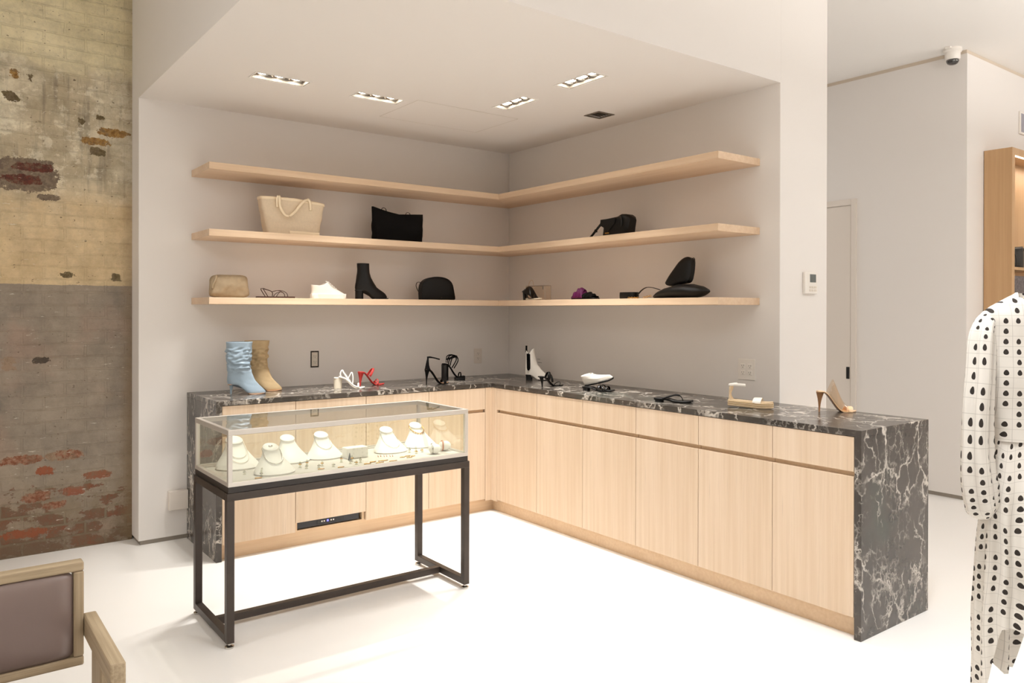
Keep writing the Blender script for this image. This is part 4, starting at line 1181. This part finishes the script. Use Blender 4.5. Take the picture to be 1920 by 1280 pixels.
# half-moon bag
t = thing('crossbody_bag', 'black half-moon leather crossbody bag on the lowest shelf near the corner', 'bag', (-.805, -.200, S3 + .0006), radians(-6))
ol = [(-.128, .0), (-.131, .05), (-.128, .095), (-.116, .125), (-.09, .148), (-.05, .162), (0, .166), (.05, .160), (.088, .144), (.112, .118), (.122, .085), (.130, .045), (.136, .012), (.128, 0)]
ol = [(p.x, p.z) for p in spline([(a, 0, b) for a, b in ol], 4, False)]
bm = BM(); puffy(bm, ol, .014, .030, 3.5, 7); obj('body', bm, M['black_pebble'], t, smooth='auto', angle=50)
bm = BM(); sweep(bm, [(p[0] * .985, -.032, p[1] * .99 + .001) for p in ol[2:-2]], .0028, n=6); obj('front_piping', bm, M['black_leather'], t, smooth=True)
bm = BM(); sweep(bm, spline([(-.118, 0, .105), (-.135, -.004, .126), (-.158, -.008, .122), (-.166, -.01, .100), (-.155, -.012, .070), (-.136, -.012, .045)], 8), .0045, .002, (0, 1, 0), 8); obj('strap', bm, M['black_leather'], t, smooth=True)
bm = BM(); lathe(bm, [(.0045, 0), (.0045, .0015)], n=14); bmesh.ops.rotate(bm, verts=bm.verts, matrix=Matrix.Rotation(radians(90), 3, 'X')); bmesh.ops.translate(bm, verts=bm.verts, vec=(.02, -.0435, .016)); obj('logo_stud', bm, M['screw'], t)

# ------------------------------------------------------------------ shelf items, right run (local x -> world -y)
t = thing('camera_bag', 'black bag with shield flap and strap resting on the right middle shelf', 'bag', (-.205, -1.462, S2 + .0006), radians(-90))
ol = [(-.128, 0), (-.122, .03), (-.116, .07), (-.112, .112), (-.098, .122), (-.04, .126), (.02, .130), (.05, .142), (.088, .138), (.112, .122), (.120, .10), (.110, .05), (.104, 0)]
bm = BM(); puffy(bm, ol, .022, .030, 3.0, 7, 0, .006); obj('body', bm, M['black_leather'], t, smooth='auto', angle=50)
ol2 = [(-.118, .118), (-.122, .080), (-.095, .068), (-.075, .052), (-.050, .040), (-.028, .052), (-.012, .068), (.010, .084), (.018, .118)]
bm = BM(); puffy(bm, ol2, .004, .003, 2.5, 4, -.054); obj('flap', bm, M['black_pebble'], t, smooth='auto')
bm = BM(); box(bm, -.068, -.034, -.066, -.061, .022, .030); obj('gold_plate', bm, M['gold'], t, bevel=.001)
bm = BM(); sweep(bm, spline([(-.122, -.01, .112), (-.150, -.02, .095), (-.190, -.03, .055), (-.225, -.035, .022), (-.250, -.035, .006)], 8), .009, .0035, (0, 0, 1), 8); obj('strap', bm, M['black_leather'], t, smooth='auto')
bm = BM(); sweep(bm, spline([(-.130, -.008, .118), (-.140, -.014, .108), (-.150, -.02, .094)], 6), .011, .006, (0, 0, 1), 8); box(bm, -.196, -.184, -.038, -.022, .044, .062); obj('buckle', bm, M['black_patent'], t, smooth='auto')
bm = BM(); sweep(bm, spline([(.040, -.040, .132), (.062, -.052, .118), (.070, -.055, .090), (.066, -.054, .060)], 6), .006, .002, (1, 0, 0), 8); obj('side_strap', bm, M['black_patent'], t, smooth=True)

# clear handbag
t = thing('clear_handbag', 'small clear plastic handbag behind the black mule on the lowest shelf', 'bag', (-.235, -.675, S3 + .0006), radians(-90))
bm = B(-.115, .105, -.03, .03, .0, .105); cb = obj('body', bm, M['pvc'], t, bevel=.006)
bm = BM()
for zz in (.003, .103): sweep(bm, [(-.113, -.028, zz), (.103, -.028, zz), (.103, .028, zz), (-.113, .028, zz)], .0016, n=6, closed=True)
for xx in (-.113, .103):
    for yy in (-.028, .028): sweep(bm, [(xx, yy, .003), (xx, yy, .103)], .0016, n=6)
obj('edge_piping', bm, plain('grey_vinyl_piping', (150, 140, 128), .3), t, smooth='auto')
bm = BM(); sweep(bm, spline([(-.130, 0, .060), (-.118, 0, .110), (-.100, 0, .140), (-.075, 0, .145), (-.062, 0, .120), (-.060, 0, .104)], 8), .0028, n=8); sweep(bm, [(-.140 + .034 * cos(a), .0, .040 + .034 * sin(a)) for a in [2 * pi * i / 24 for i in range(24)]], .002, n=6, closed=True)
obj('handle', bm, M['pvc'], t, smooth=True)
bm = BM(); box(bm, -.118, -.104, -.032, -.028, .01, .045); box(bm, .080, .092, -.032, -.028, .075, .10); obj('clasp', bm, M['silver'], t, bevel=.002)
# black mule with pale sole
L, h = .190, .060; ar = arch(L, h, .12, .45)
t = footwear('heeled_slide', 'black glossy heeled slide with pale footbed before the clear handbag', 'mule', -.305, -.590, S3, -90)
obj('footbed', plate(L, lambda x: .0 , wfun('round', .9), .002, .012, s0=.28), M['cream_leather'], t, smooth='auto')
obj('heel', block_heel(.070, .0, .026, .020, flare=.7), M['black_patent'], t, smooth='auto')
bm = BM(); R = []
for k in range(14):
    s = k / 13; x = .002 + .150 * s; top = .066 + .034 * sin(pi * min(1, s * 1.25)) - .062 * smooth(.5, 1, s); bot = .058 - .02 * smooth(.1, .5, s) - .026 * smooth(.5, 1, s); w = .024 + .012 * s
    R.append([(x, w * cos(pi * i / 14), bot + (top - bot) * sin(pi * i / 14)) for i in range(15)] + [(x, (w - .003) * cos(pi * (14 - i) / 14), bot + (top - bot - .003) * sin(pi * (14 - i) / 14)) for i in range(15)])
loft(bm, R); obj('vamp', bm, M['black_patent'], t, smooth='auto')
bm = BM(); sweep(bm, spline([(.075, -.030, .045), (.085, -.032, .02), (.105, -.034, .012), (.15, -.034, .013)], 6), .006, .003, (0, 1, 0), 8); obj('side_strap', bm, M['black_patent'], t, smooth=True)
bm = BM()
for xx, zz in ((.030, .076), (.045, .082)): bmesh.ops.create_icosphere(bm, subdivisions=2, radius=.0045, matrix=Matrix.Translation((xx, -.020, zz)))
obj('studs', bm, M['silver'], t, smooth=True)

# purple slide
t = footwear('knotted_slide', 'purple satin slide with a draped knot on the lowest shelf', 'slide', -.240, -1.055, S3, -90)
obj('sole', plate(.235, lambda x: 0, wfun('square', .95), 0, .012, spring=0), M['sole_black'], t, smooth='auto')
def drape(x0, x1, hmax, k, mat, nm, ph):
    bm = BM(); R = []; N = 18
    for j in range(N + 1):
        s = j / N; x = x0 + (x1 - x0) * s; w = .038; hh = hmax * (sin(pi * (.12 + .76 * s)) ** .8)
        o = []
        for i in range(21):
            a = pi * i / 20
            f = .005 * sin(s * 19 + 3 * sin(a * 1.5 + ph)) + .004 * noise.noise(Vector((x * 40, cos(a) * 2, ph)))
            o.append((x + .012 * sin(a) * k, (w + f * .6) * cos(a), .008 + (hh + f) * max(0, sin(a)) ** .75))
        o2 = [(p[0], p[1] * .88, .008 + (p[2] - .008) * .9) for p in o[::-1]]
        R.append(o + o2)
    loft(bm, R); obj(nm, bm, mat, t, smooth=True)
drape(.018, .125, .068, .6, M['purple'], 'satin_vamp', 0)
drape(.105, .210, .040, .4, M['black_suede'], 'front_band', 2)
bm = BM()
for k in range(4): arc(bm, .066 + .012 * k, .040 - .004 * k, .012, .066 - .004 * k, .014, .008, lean=.008, x2=.090 + .006 * k)
obj('knot_folds', bm, M['purple'], t, smooth=True)

# coiled belt
t = thing('leather_belt', 'black leather belt coiled flat with gold chain on lowest right shelf', 'belt', (-.235, -1.575, S3 + .0006), radians(-90))
bm = BM(); pts = []
for i in range(70):
    a = 2 * pi * i / 24; r = 1 - .10 * (i / 24)
    pts.append((.066 * r * math.copysign(abs(cos(a)) ** .5, cos(a)), .036 * r * math.copysign(abs(sin(a)) ** .6, sin(a)), .0215))
sweep(bm, pts, .0205, .0018, (0, 0, 1), 8); obj('coil', bm, M['black_leather'], t, smooth='auto')
bm = BM()
for k in range(7):
    c = Vector((.045 + k * .012, -.046 + .003 * (k % 2), .0055)); hor = k % 2
    sweep(bm, [c + Vector((.0075 * cos(a), (.0045 if hor else .001) * sin(a), (.001 if hor else .0045) * sin(a))) for a in [2 * pi * i / 14 for i in range(14)]], .0014, n=6, closed=True)
obj('gold_chain', bm, M['gold'], t, smooth=True)

# hobo bag lying + teardrop bag leaning
t = thing('hobo_bag', 'black pillow-shaped leather bag lying flat on the lowest right shelf', 'bag', (-.215, -1.985, S3 + .0006), radians(-90))
bm = BM(); R = []
for k in range(25):
    s = k / 24; x = -.205 + .400 * s
    prof = [(0, .006), (.1, .018), (.3, .032), (.5, .040), (.7, .040), (.86, .034), (.95, .018), (1, .002)]
    hz = lerp_keys([(a, b) for a, b in prof], s)[0]; hy = .02 + .07 * sin(pi * min(1, max(0, s))) ** .6
    zc = hz + .002 if s < .9 else .042 + (s - .9) * .0
    if s >= .86: zc = .036 + .002
    zc = max(zc, hz + .001)
    ring = []
    for i in range(28):
        a = 2 * pi * i / 28; z = zc + hz * sin(a); f = .003 * noise.noise(Vector((x * 20, cos(a) * 2, sin(a) * 2)))
        ring.append((x, hy * cos(a), max(.0006, z + f)))
    R.append(ring)
loft(bm, R); obj('body', bm, M['black_pebble'], t, smooth=True)
bm = BM(); sweep(bm, spline([(-.150, -.02, .052), (-.200, -.03, .066), (-.245, -.035, .068), (-.285, -.035, .052), (-.312, -.035, .030)], 8), .008, .0022, (0, 1, 0), 8); obj('shoulder_strap', bm, M['black_leather'], t, smooth='auto')
bm = BM()
for k in range(5):
    c = Vector((-.205 - k * .013, -.045, .016 - .002 * k)); hor = k % 2
    sweep(bm, [c + Vector((.008 * cos(a), (.005 if hor else .001) * sin(a), (.001 if hor else .005) * sin(a))) for a in [2 * pi * i / 14 for i in range(14)]], .0015, n=6, closed=True)
obj('gold_links', bm, M['gold'], t, smooth=True)
t = thing('teardrop_bag', 'black teardrop leather bag standing upright on top of the lying bag', 'bag', (-.195, -1.955, S3 + .080), radians(-90))
t.rotation_euler = (radians(-8), 0, radians(-90))
ol = [(-.080, -.004), (-.100, .010), (-.092, .030), (-.072, .060), (-.040, .100), (-.010, .135), (.025, .158), (.060, .163), (.082, .150), (.088, .110), (.086, .060), (.072, .018), (.02, .006), (-.04, -.004)]
ol = [(p.x, p.z) for p in spline([(a, 0, b) for a, b in ol], 4, True)]
bm = BM(); puffy(bm, ol, .016, .018, 2.6, 7); obj('body', bm, M['black_leather'], t, smooth='auto', angle=50)
bm = BM(); sweep(bm, [(a, -.014, b) for a, b in [(p[0] * .992, p[1] * .992) for p in ol[4:30]]], .0016, n=6); obj('zip', bm, M['screw'], t, smooth=True)
bm = BM(); sweep(bm, [(.088 + .012 * cos(a), -.004, .142 + .016 * sin(a)) for a in [2 * pi * i / 20 for i in range(20)]], .002, n=6, closed=True); obj('ring', bm, M['screw'], t, smooth=True)

# ------------------------------------------------------------------ oak display cabinet, right edge of view
kx0, kx1, ky0, ky1, kz = 2.694, 4.55, Y2 - .198, Y2 - .004, 2.635
oc = thing('display_cabinet', 'tall warm oak open display cabinet with lit interior against the white wall', 'cabinet', (kx0, ky0, 0))
o_ = (kx0, ky0, 0)
obj('side_panel', B(kx0, kx0 + .052, ky0, ky1, 0, kz), M['oak_warm'], oc, bevel=.001, off=o_)
obj('side_panel', B(kx1 - .052, kx1, ky0, ky1, 0, kz), M['oak_warm'], oc, bevel=.001, off=o_)
obj('top_panel', B(kx0 + .052, kx1 - .052, ky0, ky1, kz - .05, kz), M['oak_warm'], oc, bevel=.001, off=o_)
obj('back_panel', B(kx0 + .052, kx1 - .052, ky1 - .02, ky1, 0, kz - .05), M['oak_warm'], oc, off=o_)
for z in (.08, .62, 1.16, 1.744, 2.1):
    if z == 2.1: continue
    obj('shelf', B(kx0 + .052, kx1 - .052, ky0 + .004, ky1 - .02, z - .022, z), M['oak_warm'], oc, bevel=.001, off=o_)
obj('led_strip', B(kx0 + .06, kx1 - .06, ky0 + .012, ky0 + .028, kz - .056, kz - .0502), M['led'], oc, off=o_)
t = thing('shoulder_bag', 'black leather bag on the shelf of the oak display cabinet', 'bag', (2.90, ky0 + .085, 1.7446))
ol = [(-.135, 0), (-.14, .05), (-.146, .12), (-.142, .172), (-.125, .160), (-.09, .150), (-.04, .150), (0, .152), (.06, .158), (.12, .168), (.14, .12), (.14, 0)]
bm = BM(); puffy(bm, ol, .016, .040, 3, 6, 0, .012); obj('body', bm, M['black_leather'], t, smooth='auto', angle=60)
bm = BM(); sweep(bm, spline([(-.13, -.045, .165), (-.10, -.062, .11), (-.07, -.066, .06), (-.06, -.064, .01)], 8), .008, .002, (1, 0, 0), 8); obj('strap', bm, M['black_leather'], t, smooth=True)
t = thing('folded_tweed', 'grey patterned knit stack below the black bag in the oak cabinet', 'folded clothes', (2.93, ky0 + .085, 1.1606))
bm = B(-.16, .16, -.07, .07, 0, .52); obj('stack', bm, M['grey_tweed'], t, bevel=.02, seg=4)

# ------------------------------------------------------------------ armchair lower left
CXR, CYB = -3.486, -2.95
ac = thing('armchair', 'weathered oak armchair with taupe satin back cushion, lower left corner', 'chair', (CXR - .28, CYB - .25, 0))
o_ = (CXR - .28, CYB - .25, 0); W = .56
bz0, bz1 = .566, .812
def beam(nm, a, mat=None, bev=.004, par=ac):
    return obj(nm, B(*a), mat or M['oak_chair'], par, bevel=bev, off=o_)
bfr = beam('back_top_rail', (CXR - W, CXR, CYB - .018, CYB + .018, bz1 - .022, bz1))
beam('back_bottom_rail', (CXR - W, CXR, CYB - .018, CYB + .018, bz0, bz0 + .022))
for x in (CXR - W, CXR - .022):
    beam('back_stile', (x, x + .022, CYB - .018, CYB + .018, bz0 + .022, bz1 - .022), M['oak_chair_z'])
bm = BM(); ol = []
cw, ch = (W - .044) / 2 + .001, (bz1 - bz0 - .044) / 2 + .001
for i in range(64):
    a = 2 * pi * i / 64; ex = .12
    ol.append((cw * math.copysign(abs(cos(a)) ** ex, cos(a)), ch * math.copysign(abs(sin(a)) ** ex, sin(a))))
puffy(bm, ol, .017, .006, 3.6, 9)
bmesh.ops.translate(bm, verts=bm.verts, vec=(CXR - W / 2, CYB - .006, (bz0 + bz1) / 2))
obj('back_cushion', bm, M['satin_taupe'], ac, smooth=True, off=o_)
for s, xa in ((1, CXR + .0005), (-1, CXR - W - .0305)):
    beam('armrest', (xa, xa + .030, CYB - .335, CYB + .012, .630, .680), M['oak_chair_y'], .004)
    beam('arm_post', (xa + .004, xa + .026, CYB - .20, CYB - .09, .0, .630), M['oak_chair_z'], .003)
    beam('front_leg', (xa + .002, xa + .028, CYB - .50, CYB - .45, .0, .43), M['oak_chair_z'], .003)
    beam('side_rail', (xa + .004, xa + .026, CYB - .45, CYB - .2, .37, .43), M['oak_chair_y'], .003)
beam('seat_rail', (CXR - W - .004, CXR + .004, CYB - .50, CYB - .47, .37, .43), M['oak_chair'], .003)
beam('seat_rail', (CXR - W - .004, CXR + .004, CYB - .11, CYB - .09, .37, .43), M['oak_chair'], .003)
obj('seat_cushion', B(CXR - W + .0, CXR - .0, CYB - .47, CYB - .11, .385, .46), M['satin_taupe'], ac, bevel=.02, seg=4, off=o_)

# ------------------------------------------------------------------ dotted dress on a rail, right edge
def at_px(px, d): return CAM + fw * d + rt * ((px - 960) / F * d)
DC = Vector((-.953, -4.083, 0)); RZ = radians(-37.1)
dr_ = thing('dress', 'white long-sleeve dress with black dots and fine check lines hanging at right', 'dress', (DC.x, DC.y, .15), RZ)
def uv_loft(bm, rings, uvf, closed=True):
    uvl = bm.loops.layers.uv.new('UVMap')
    n = len(rings[0]); V = [[bm.verts.new(p) for p in r] for r in rings]
    for j in range(len(V) - 1):
        for i in range(n if closed else n - 1):
            k = (i + 1) % n
            f = bm.faces.new((V[j][i], V[j][k], V[j + 1][k], V[j + 1][i]))
            for lp, (a, b) in zip(f.loops, ((i, j), (i + 1, j), (i + 1, j + 1), (i, j + 1))): lp[uvl].uv = uvf(a, b)
def dress_body():
    bm = BM(); n = 120; rings = []; zs = []
    prof = [(1.02, .133, .060), (1.06, .140, .060), (1.12, .148, .060), (1.20, .156, .058), (1.28, .164, .056), (1.34, .172, .052), (1.385, .182, .046),
            (1.405, .176, .042), (1.425, .150, .038), (1.445, .112, .036), (1.462, .080, .036), (1.478, .062, .038)]
    low = [(1.0, .134, .062), (.93, .150, .07), (.85, .162, .08), (.75, .172, .09), (.60, .182, .10), (.45, .190, .105)]
    def hemz(a):
        ca, sa = cos(a), sin(a)      # ca=-1 left of view ; sa<0 front
        front = max(0, -sa)
        h_ = .42 - .24 * smooth(.78, .99, -ca) - .08 * smooth(.5, .99, ca)
        if sa > 0: h_ -= .21 * smooth(-.30, .05, -ca) * smooth(0, .3, sa) * (1 - smooth(.8, 1, -ca))
        h_ += .030 * math.fabs(((a * 26 / pi) % 2) - 1) * (1 - smooth(.26, .38, h_))
        return h_
    N = 60
    for j in range(N + 1):
        r = []
        for i in range(n):
            a = 2 * pi * i / n; s = j / N
            zt = 1.0; zb = hemz(a); z = zt + (zb - zt) * s
            k = [(-p[0], p[1], p[2]) for p in low]
            w, d = lerp_keys(k, -z)
            m = smooth(.0, .6, s)
            f = 1 + m * (.085 * sin(a * 17 + .8 * sin(a * 3)) + .05 * sin(a * 9 + 1.7))
            wav = .012 * m * noise.noise(Vector((cos(a) * 2, sin(a) * 2, z * 5)))
            r.append((w * cos(a) * (1 + (f - 1) * .45) + wav, d * sin(a) * (1 + (f - 1) * 1.9) + wav, z - .15))
        rings.append(r)
    rings = rings[::-1]
    per = .96
    bm2 = BM(); uv_loft(bm2, rings, lambda i, j: (i / n * per + .004 * sin(j * .21 + i * .35), .006 * sin(i * .42 + j * .05) + (hemz(2 * pi * i / n) + (1.0 - hemz(2 * pi * i / n)) * j / N)))
    rb = []
    keys = prof
    M_ = 46
    for j in range(M_ + 1):
        z = 1.0 + .478 * j / M_
        w, d = lerp_keys(keys, z); r = []
        for i in range(n):
            a = 2 * pi * i / n; f = .004 * noise.noise(Vector((cos(a) * 3, sin(a) * 3 + 4, z * 8)))
            sg = math.copysign(abs(sin(a)) ** .7, sin(a))
            dz = -.030 * smooth(.1, .045, abs(w * cos(a))) * (1 if sin(a) < 0 else .3) * smooth(1.44, 1.478, z)
            r.append((w * cos(a), (d + f) * sg + .008 * sin(z * 30) * .2, z - .15 + dz))
        rb.append(r)
    def uvb(i, j):
        ii = i % n; w, d = lerp_keys(keys, 1.0 + .478 * j / M_)
        x = .165 * cos(2 * pi * ii / n)
        return (x + (.5 if sin(2 * pi * ii / n) > 0 else 0) + 10 * .0355, 1.0 + .478 * j / M_)
    bm1 = BM(); uv_loft(bm1, rb, lambda i, j: (rb[j][i % n][0] + 10 * .0355, 1.0 + .478 * j / M_))
    return bm1, bm2
b1, b2 = dress_body()
bod = obj('bodice', b1, M['dress'], dr_, smooth=True)
skt = obj('skirt', b2, M['dress'], dr_, smooth=True)
def sleeve(s):
    n, N = 40, 60; path = [(.150, 0, 1.385), (.172, -.008, 1.365), (.187, -.016, 1.31), (.197, -.025, 1.20), (.208, -.03, 1.08), (.212, -.035, .95), (.206, -.035, .86), (.196, -.035, .80), (.185, -.035, .762)]
    P = [Vector((s * p[0], p[1], p[2])) for p in path]; P = spline(P, 8); m = len(P) - 1
    rad = [(0, .022), (.06, .031), (.2, .037), (.5, .041), (.75, .047), (.9, .046), (.96, .032), (1, .020)]
    R = []
    for j in range(m + 1):
        t_ = j / m; T = (P[min(j + 1, m)] - P[max(j - 1, 0)]).normalized(); A = Vector((0, 1, 0)); A -= T * T.dot(A); A.normalize(); Bv = T.cross(A)
        r0 = lerp_keys(rad, t_)[0]; ring = []
        for i in range(n):
            a = 2 * pi * i / n
            f = 1 + (.16 * sin(a * 4 + 1.2) + .09 * sin(a * 7 + t_ * 3) + .1 * noise.noise(Vector((cos(a) * 2, sin(a) * 2, t_ * 6)))) * smooth(.05, .3, t_)
            p = P[j] + A * r0 * f * .85 * cos(a) + Bv * r0 * f * sin(a)
            ring.append((p.x, p.y, p.z - .15))
        R.append(ring)
    bm = BM(); uv_loft(bm, R, lambda i, j: (i / n * .28 + .01, -j / m * .66))
    return obj('sleeve', bm, M['dress'], dr_, smooth=True)
sleeve(-1); sleeve(1)
hg = thing('clothes_hanger', 'pale wooden hanger inside the dotted dress', 'hanger', (DC.x, DC.y, 1.42), RZ)
bm = BM(); sweep(bm, spline([(-.165, 0, -.045), (-.12, 0, -.010), (-.04, 0, .030), (0, 0, .040), (.04, 0, .030), (.12, 0, -.010), (.165, 0, -.045)], 8), .008, .006, (0, 1, 0), 8); obj('hanger_body', bm, M['oak_chair'], hg, smooth=True)
bm = BM(); sweep(bm, spline([(0, 0, .040), (0, 0, .125), (.003, .0, .150), (.0, .016, .170), (0, .020, .190), (0, 0, .2085), (0, -.019, .192)], 8), .0018, n=8); obj('hook', bm, M['chrome'], hg, smooth=True)
rk = thing('garment_rail', 'slim dark metal garment rail carrying the dotted dress', 'clothes rail', (DC.x, DC.y, 0), RZ)
rz_ = 1.42 + .2085 - .0085 - .004
bm = BM(); sweep(bm, [(0, .06, rz_ - .004), (0, -.62, rz_ - .004)], .0075, n=12); obj('rail', bm, M['frame_metal'], rk, smooth='auto')
for yy in (.055, -.615):
    bm = BM(); sweep(bm, [(.0, yy, rz_), (.0, yy, CE)], .006, n=12, ref=(1, 0, 0)); obj('drop_rod', bm, M['frame_metal'], rk, smooth='auto')

# ------------------------------------------------------------------ lighting: store downlights beyond the alcove, plus added fill
def area(x, y, z, sx, sy, e, col, rot=(0, 0, 0), spread=180):
    l = bpy.data.lights.new('store_and_fill_light', 'AREA'); l.shape = 'RECTANGLE'; l.size = sx; l.size_y = sy; l.energy = e; l.color = col; l.spread = radians(spread)
    o = bpy.data.objects.new('store_and_fill_light', l); COL.objects.link(o); o.location = (x, y, z); o.rotation_euler = rot
    return o
WARM = (.97, .985, 1.0)
for (x, y, e) in ((-4.6, -2.2, 75), (-4.6, -4.6, 90), (-2.2, -5.6, 110), (.4, -5.2, 90), (2.8, -5.0, 90), (4.6, -3.6, 60), (-5.6, -6.8, 70), (0, -7.2, 70)):
    area(x, y, CE - .02, 1.1, .35, e * .27, WARM)
area(1.45, .6, CE - .02, .8, .8, 44, WARM)
area(-1.7, -4.0, CE - .02, .9, .4, 60, WARM, spread=95)  # added fill: narrow beam on the floor, bounced up to the alcove ceiling
# added linear up-lights, out of view, to brighten the store ceiling
for k, (x, y) in enumerate(((.6, -4.75), (2.9, -4.6), (-5.6, -3.2))):
    pl_ = thing('added_uplight', ('added unseen fill uplight nearest the dotted dress', 'added unseen fill uplight in front of the oak cabinet', 'added unseen fill uplight at the brick wall side')[k], 'ceiling light', (x, y, 2.75))
    obj('channel', B(-.7, .7, -.03, .03, -.03, 0), M['alu'], pl_, bevel=.003)
    for sx_ in (-.5, .5):
        obj('cable', B(sx_ - .002, sx_ + .002, -.002, .002, 0, CE - 2.75), M['alu'], pl_)
    area(x, y, 2.758, 1.35, .05, (120, 120, 50)[k], (1, .98, .96), rot=(pi, 0, 0))
# square-shuttered ceiling projector making the bright floor patch
pj = thing('ceiling_projector', 'square-shuttered downlight recessed in the high store ceiling', 'ceiling light', (PROJ[0], PROJ[1], CE))
bm = BM(); q2 = .12
for a in ((-q2, -q2 + .01, -q2, q2), (q2 - .01, q2, -q2, q2), (-q2 + .01, q2 - .01, -q2, -q2 + .01), (-q2 + .01, q2 - .01, q2 - .01, q2)): box(bm, *a, .05, .45)
box(bm, -q2, q2, -q2, q2, .45, .46); obj('housing', bm, M['plastic_black'], pj)
l = bpy.data.lights.new('projector_beam', 'SPOT'); l.energy = 90; l.color = (1, .95, .88); l.spot_size = radians(70); l.spot_blend = .2; l.shadow_soft_size = .006
lo = bpy.data.objects.new('projector_beam', l); COL.objects.link(lo); lo.location = (PROJ[0], PROJ[1], CE + .38)
# cabinet strip as a real lamp
area((kx0 + kx1) / 2, ky0 + .03, kz - .06, kx1 - kx0 - .2, .02, 8, (1, .85, .7))

w = bpy.data.worlds.new('world'); sc.world = w; w.use_nodes = True
w.node_tree.nodes['Background'].inputs[0].default_value = (.9, .85, .78, 1); w.node_tree.nodes['Background'].inputs[1].default_value = .2
sc.view_settings.view_transform = 'Standard'; sc.view_settings.look = 'None'; sc.view_settings.gamma = 1; sc.view_settings.use_curve_mapping = False
sc.view_settings.exposure = -.82
try:
    sc.cycles.max_bounces = 12; sc.cycles.diffuse_bounces = 6; sc.cycles.transparent_max_bounces = 16; sc.cycles.sample_clamp_indirect = 6
except Exception: pass
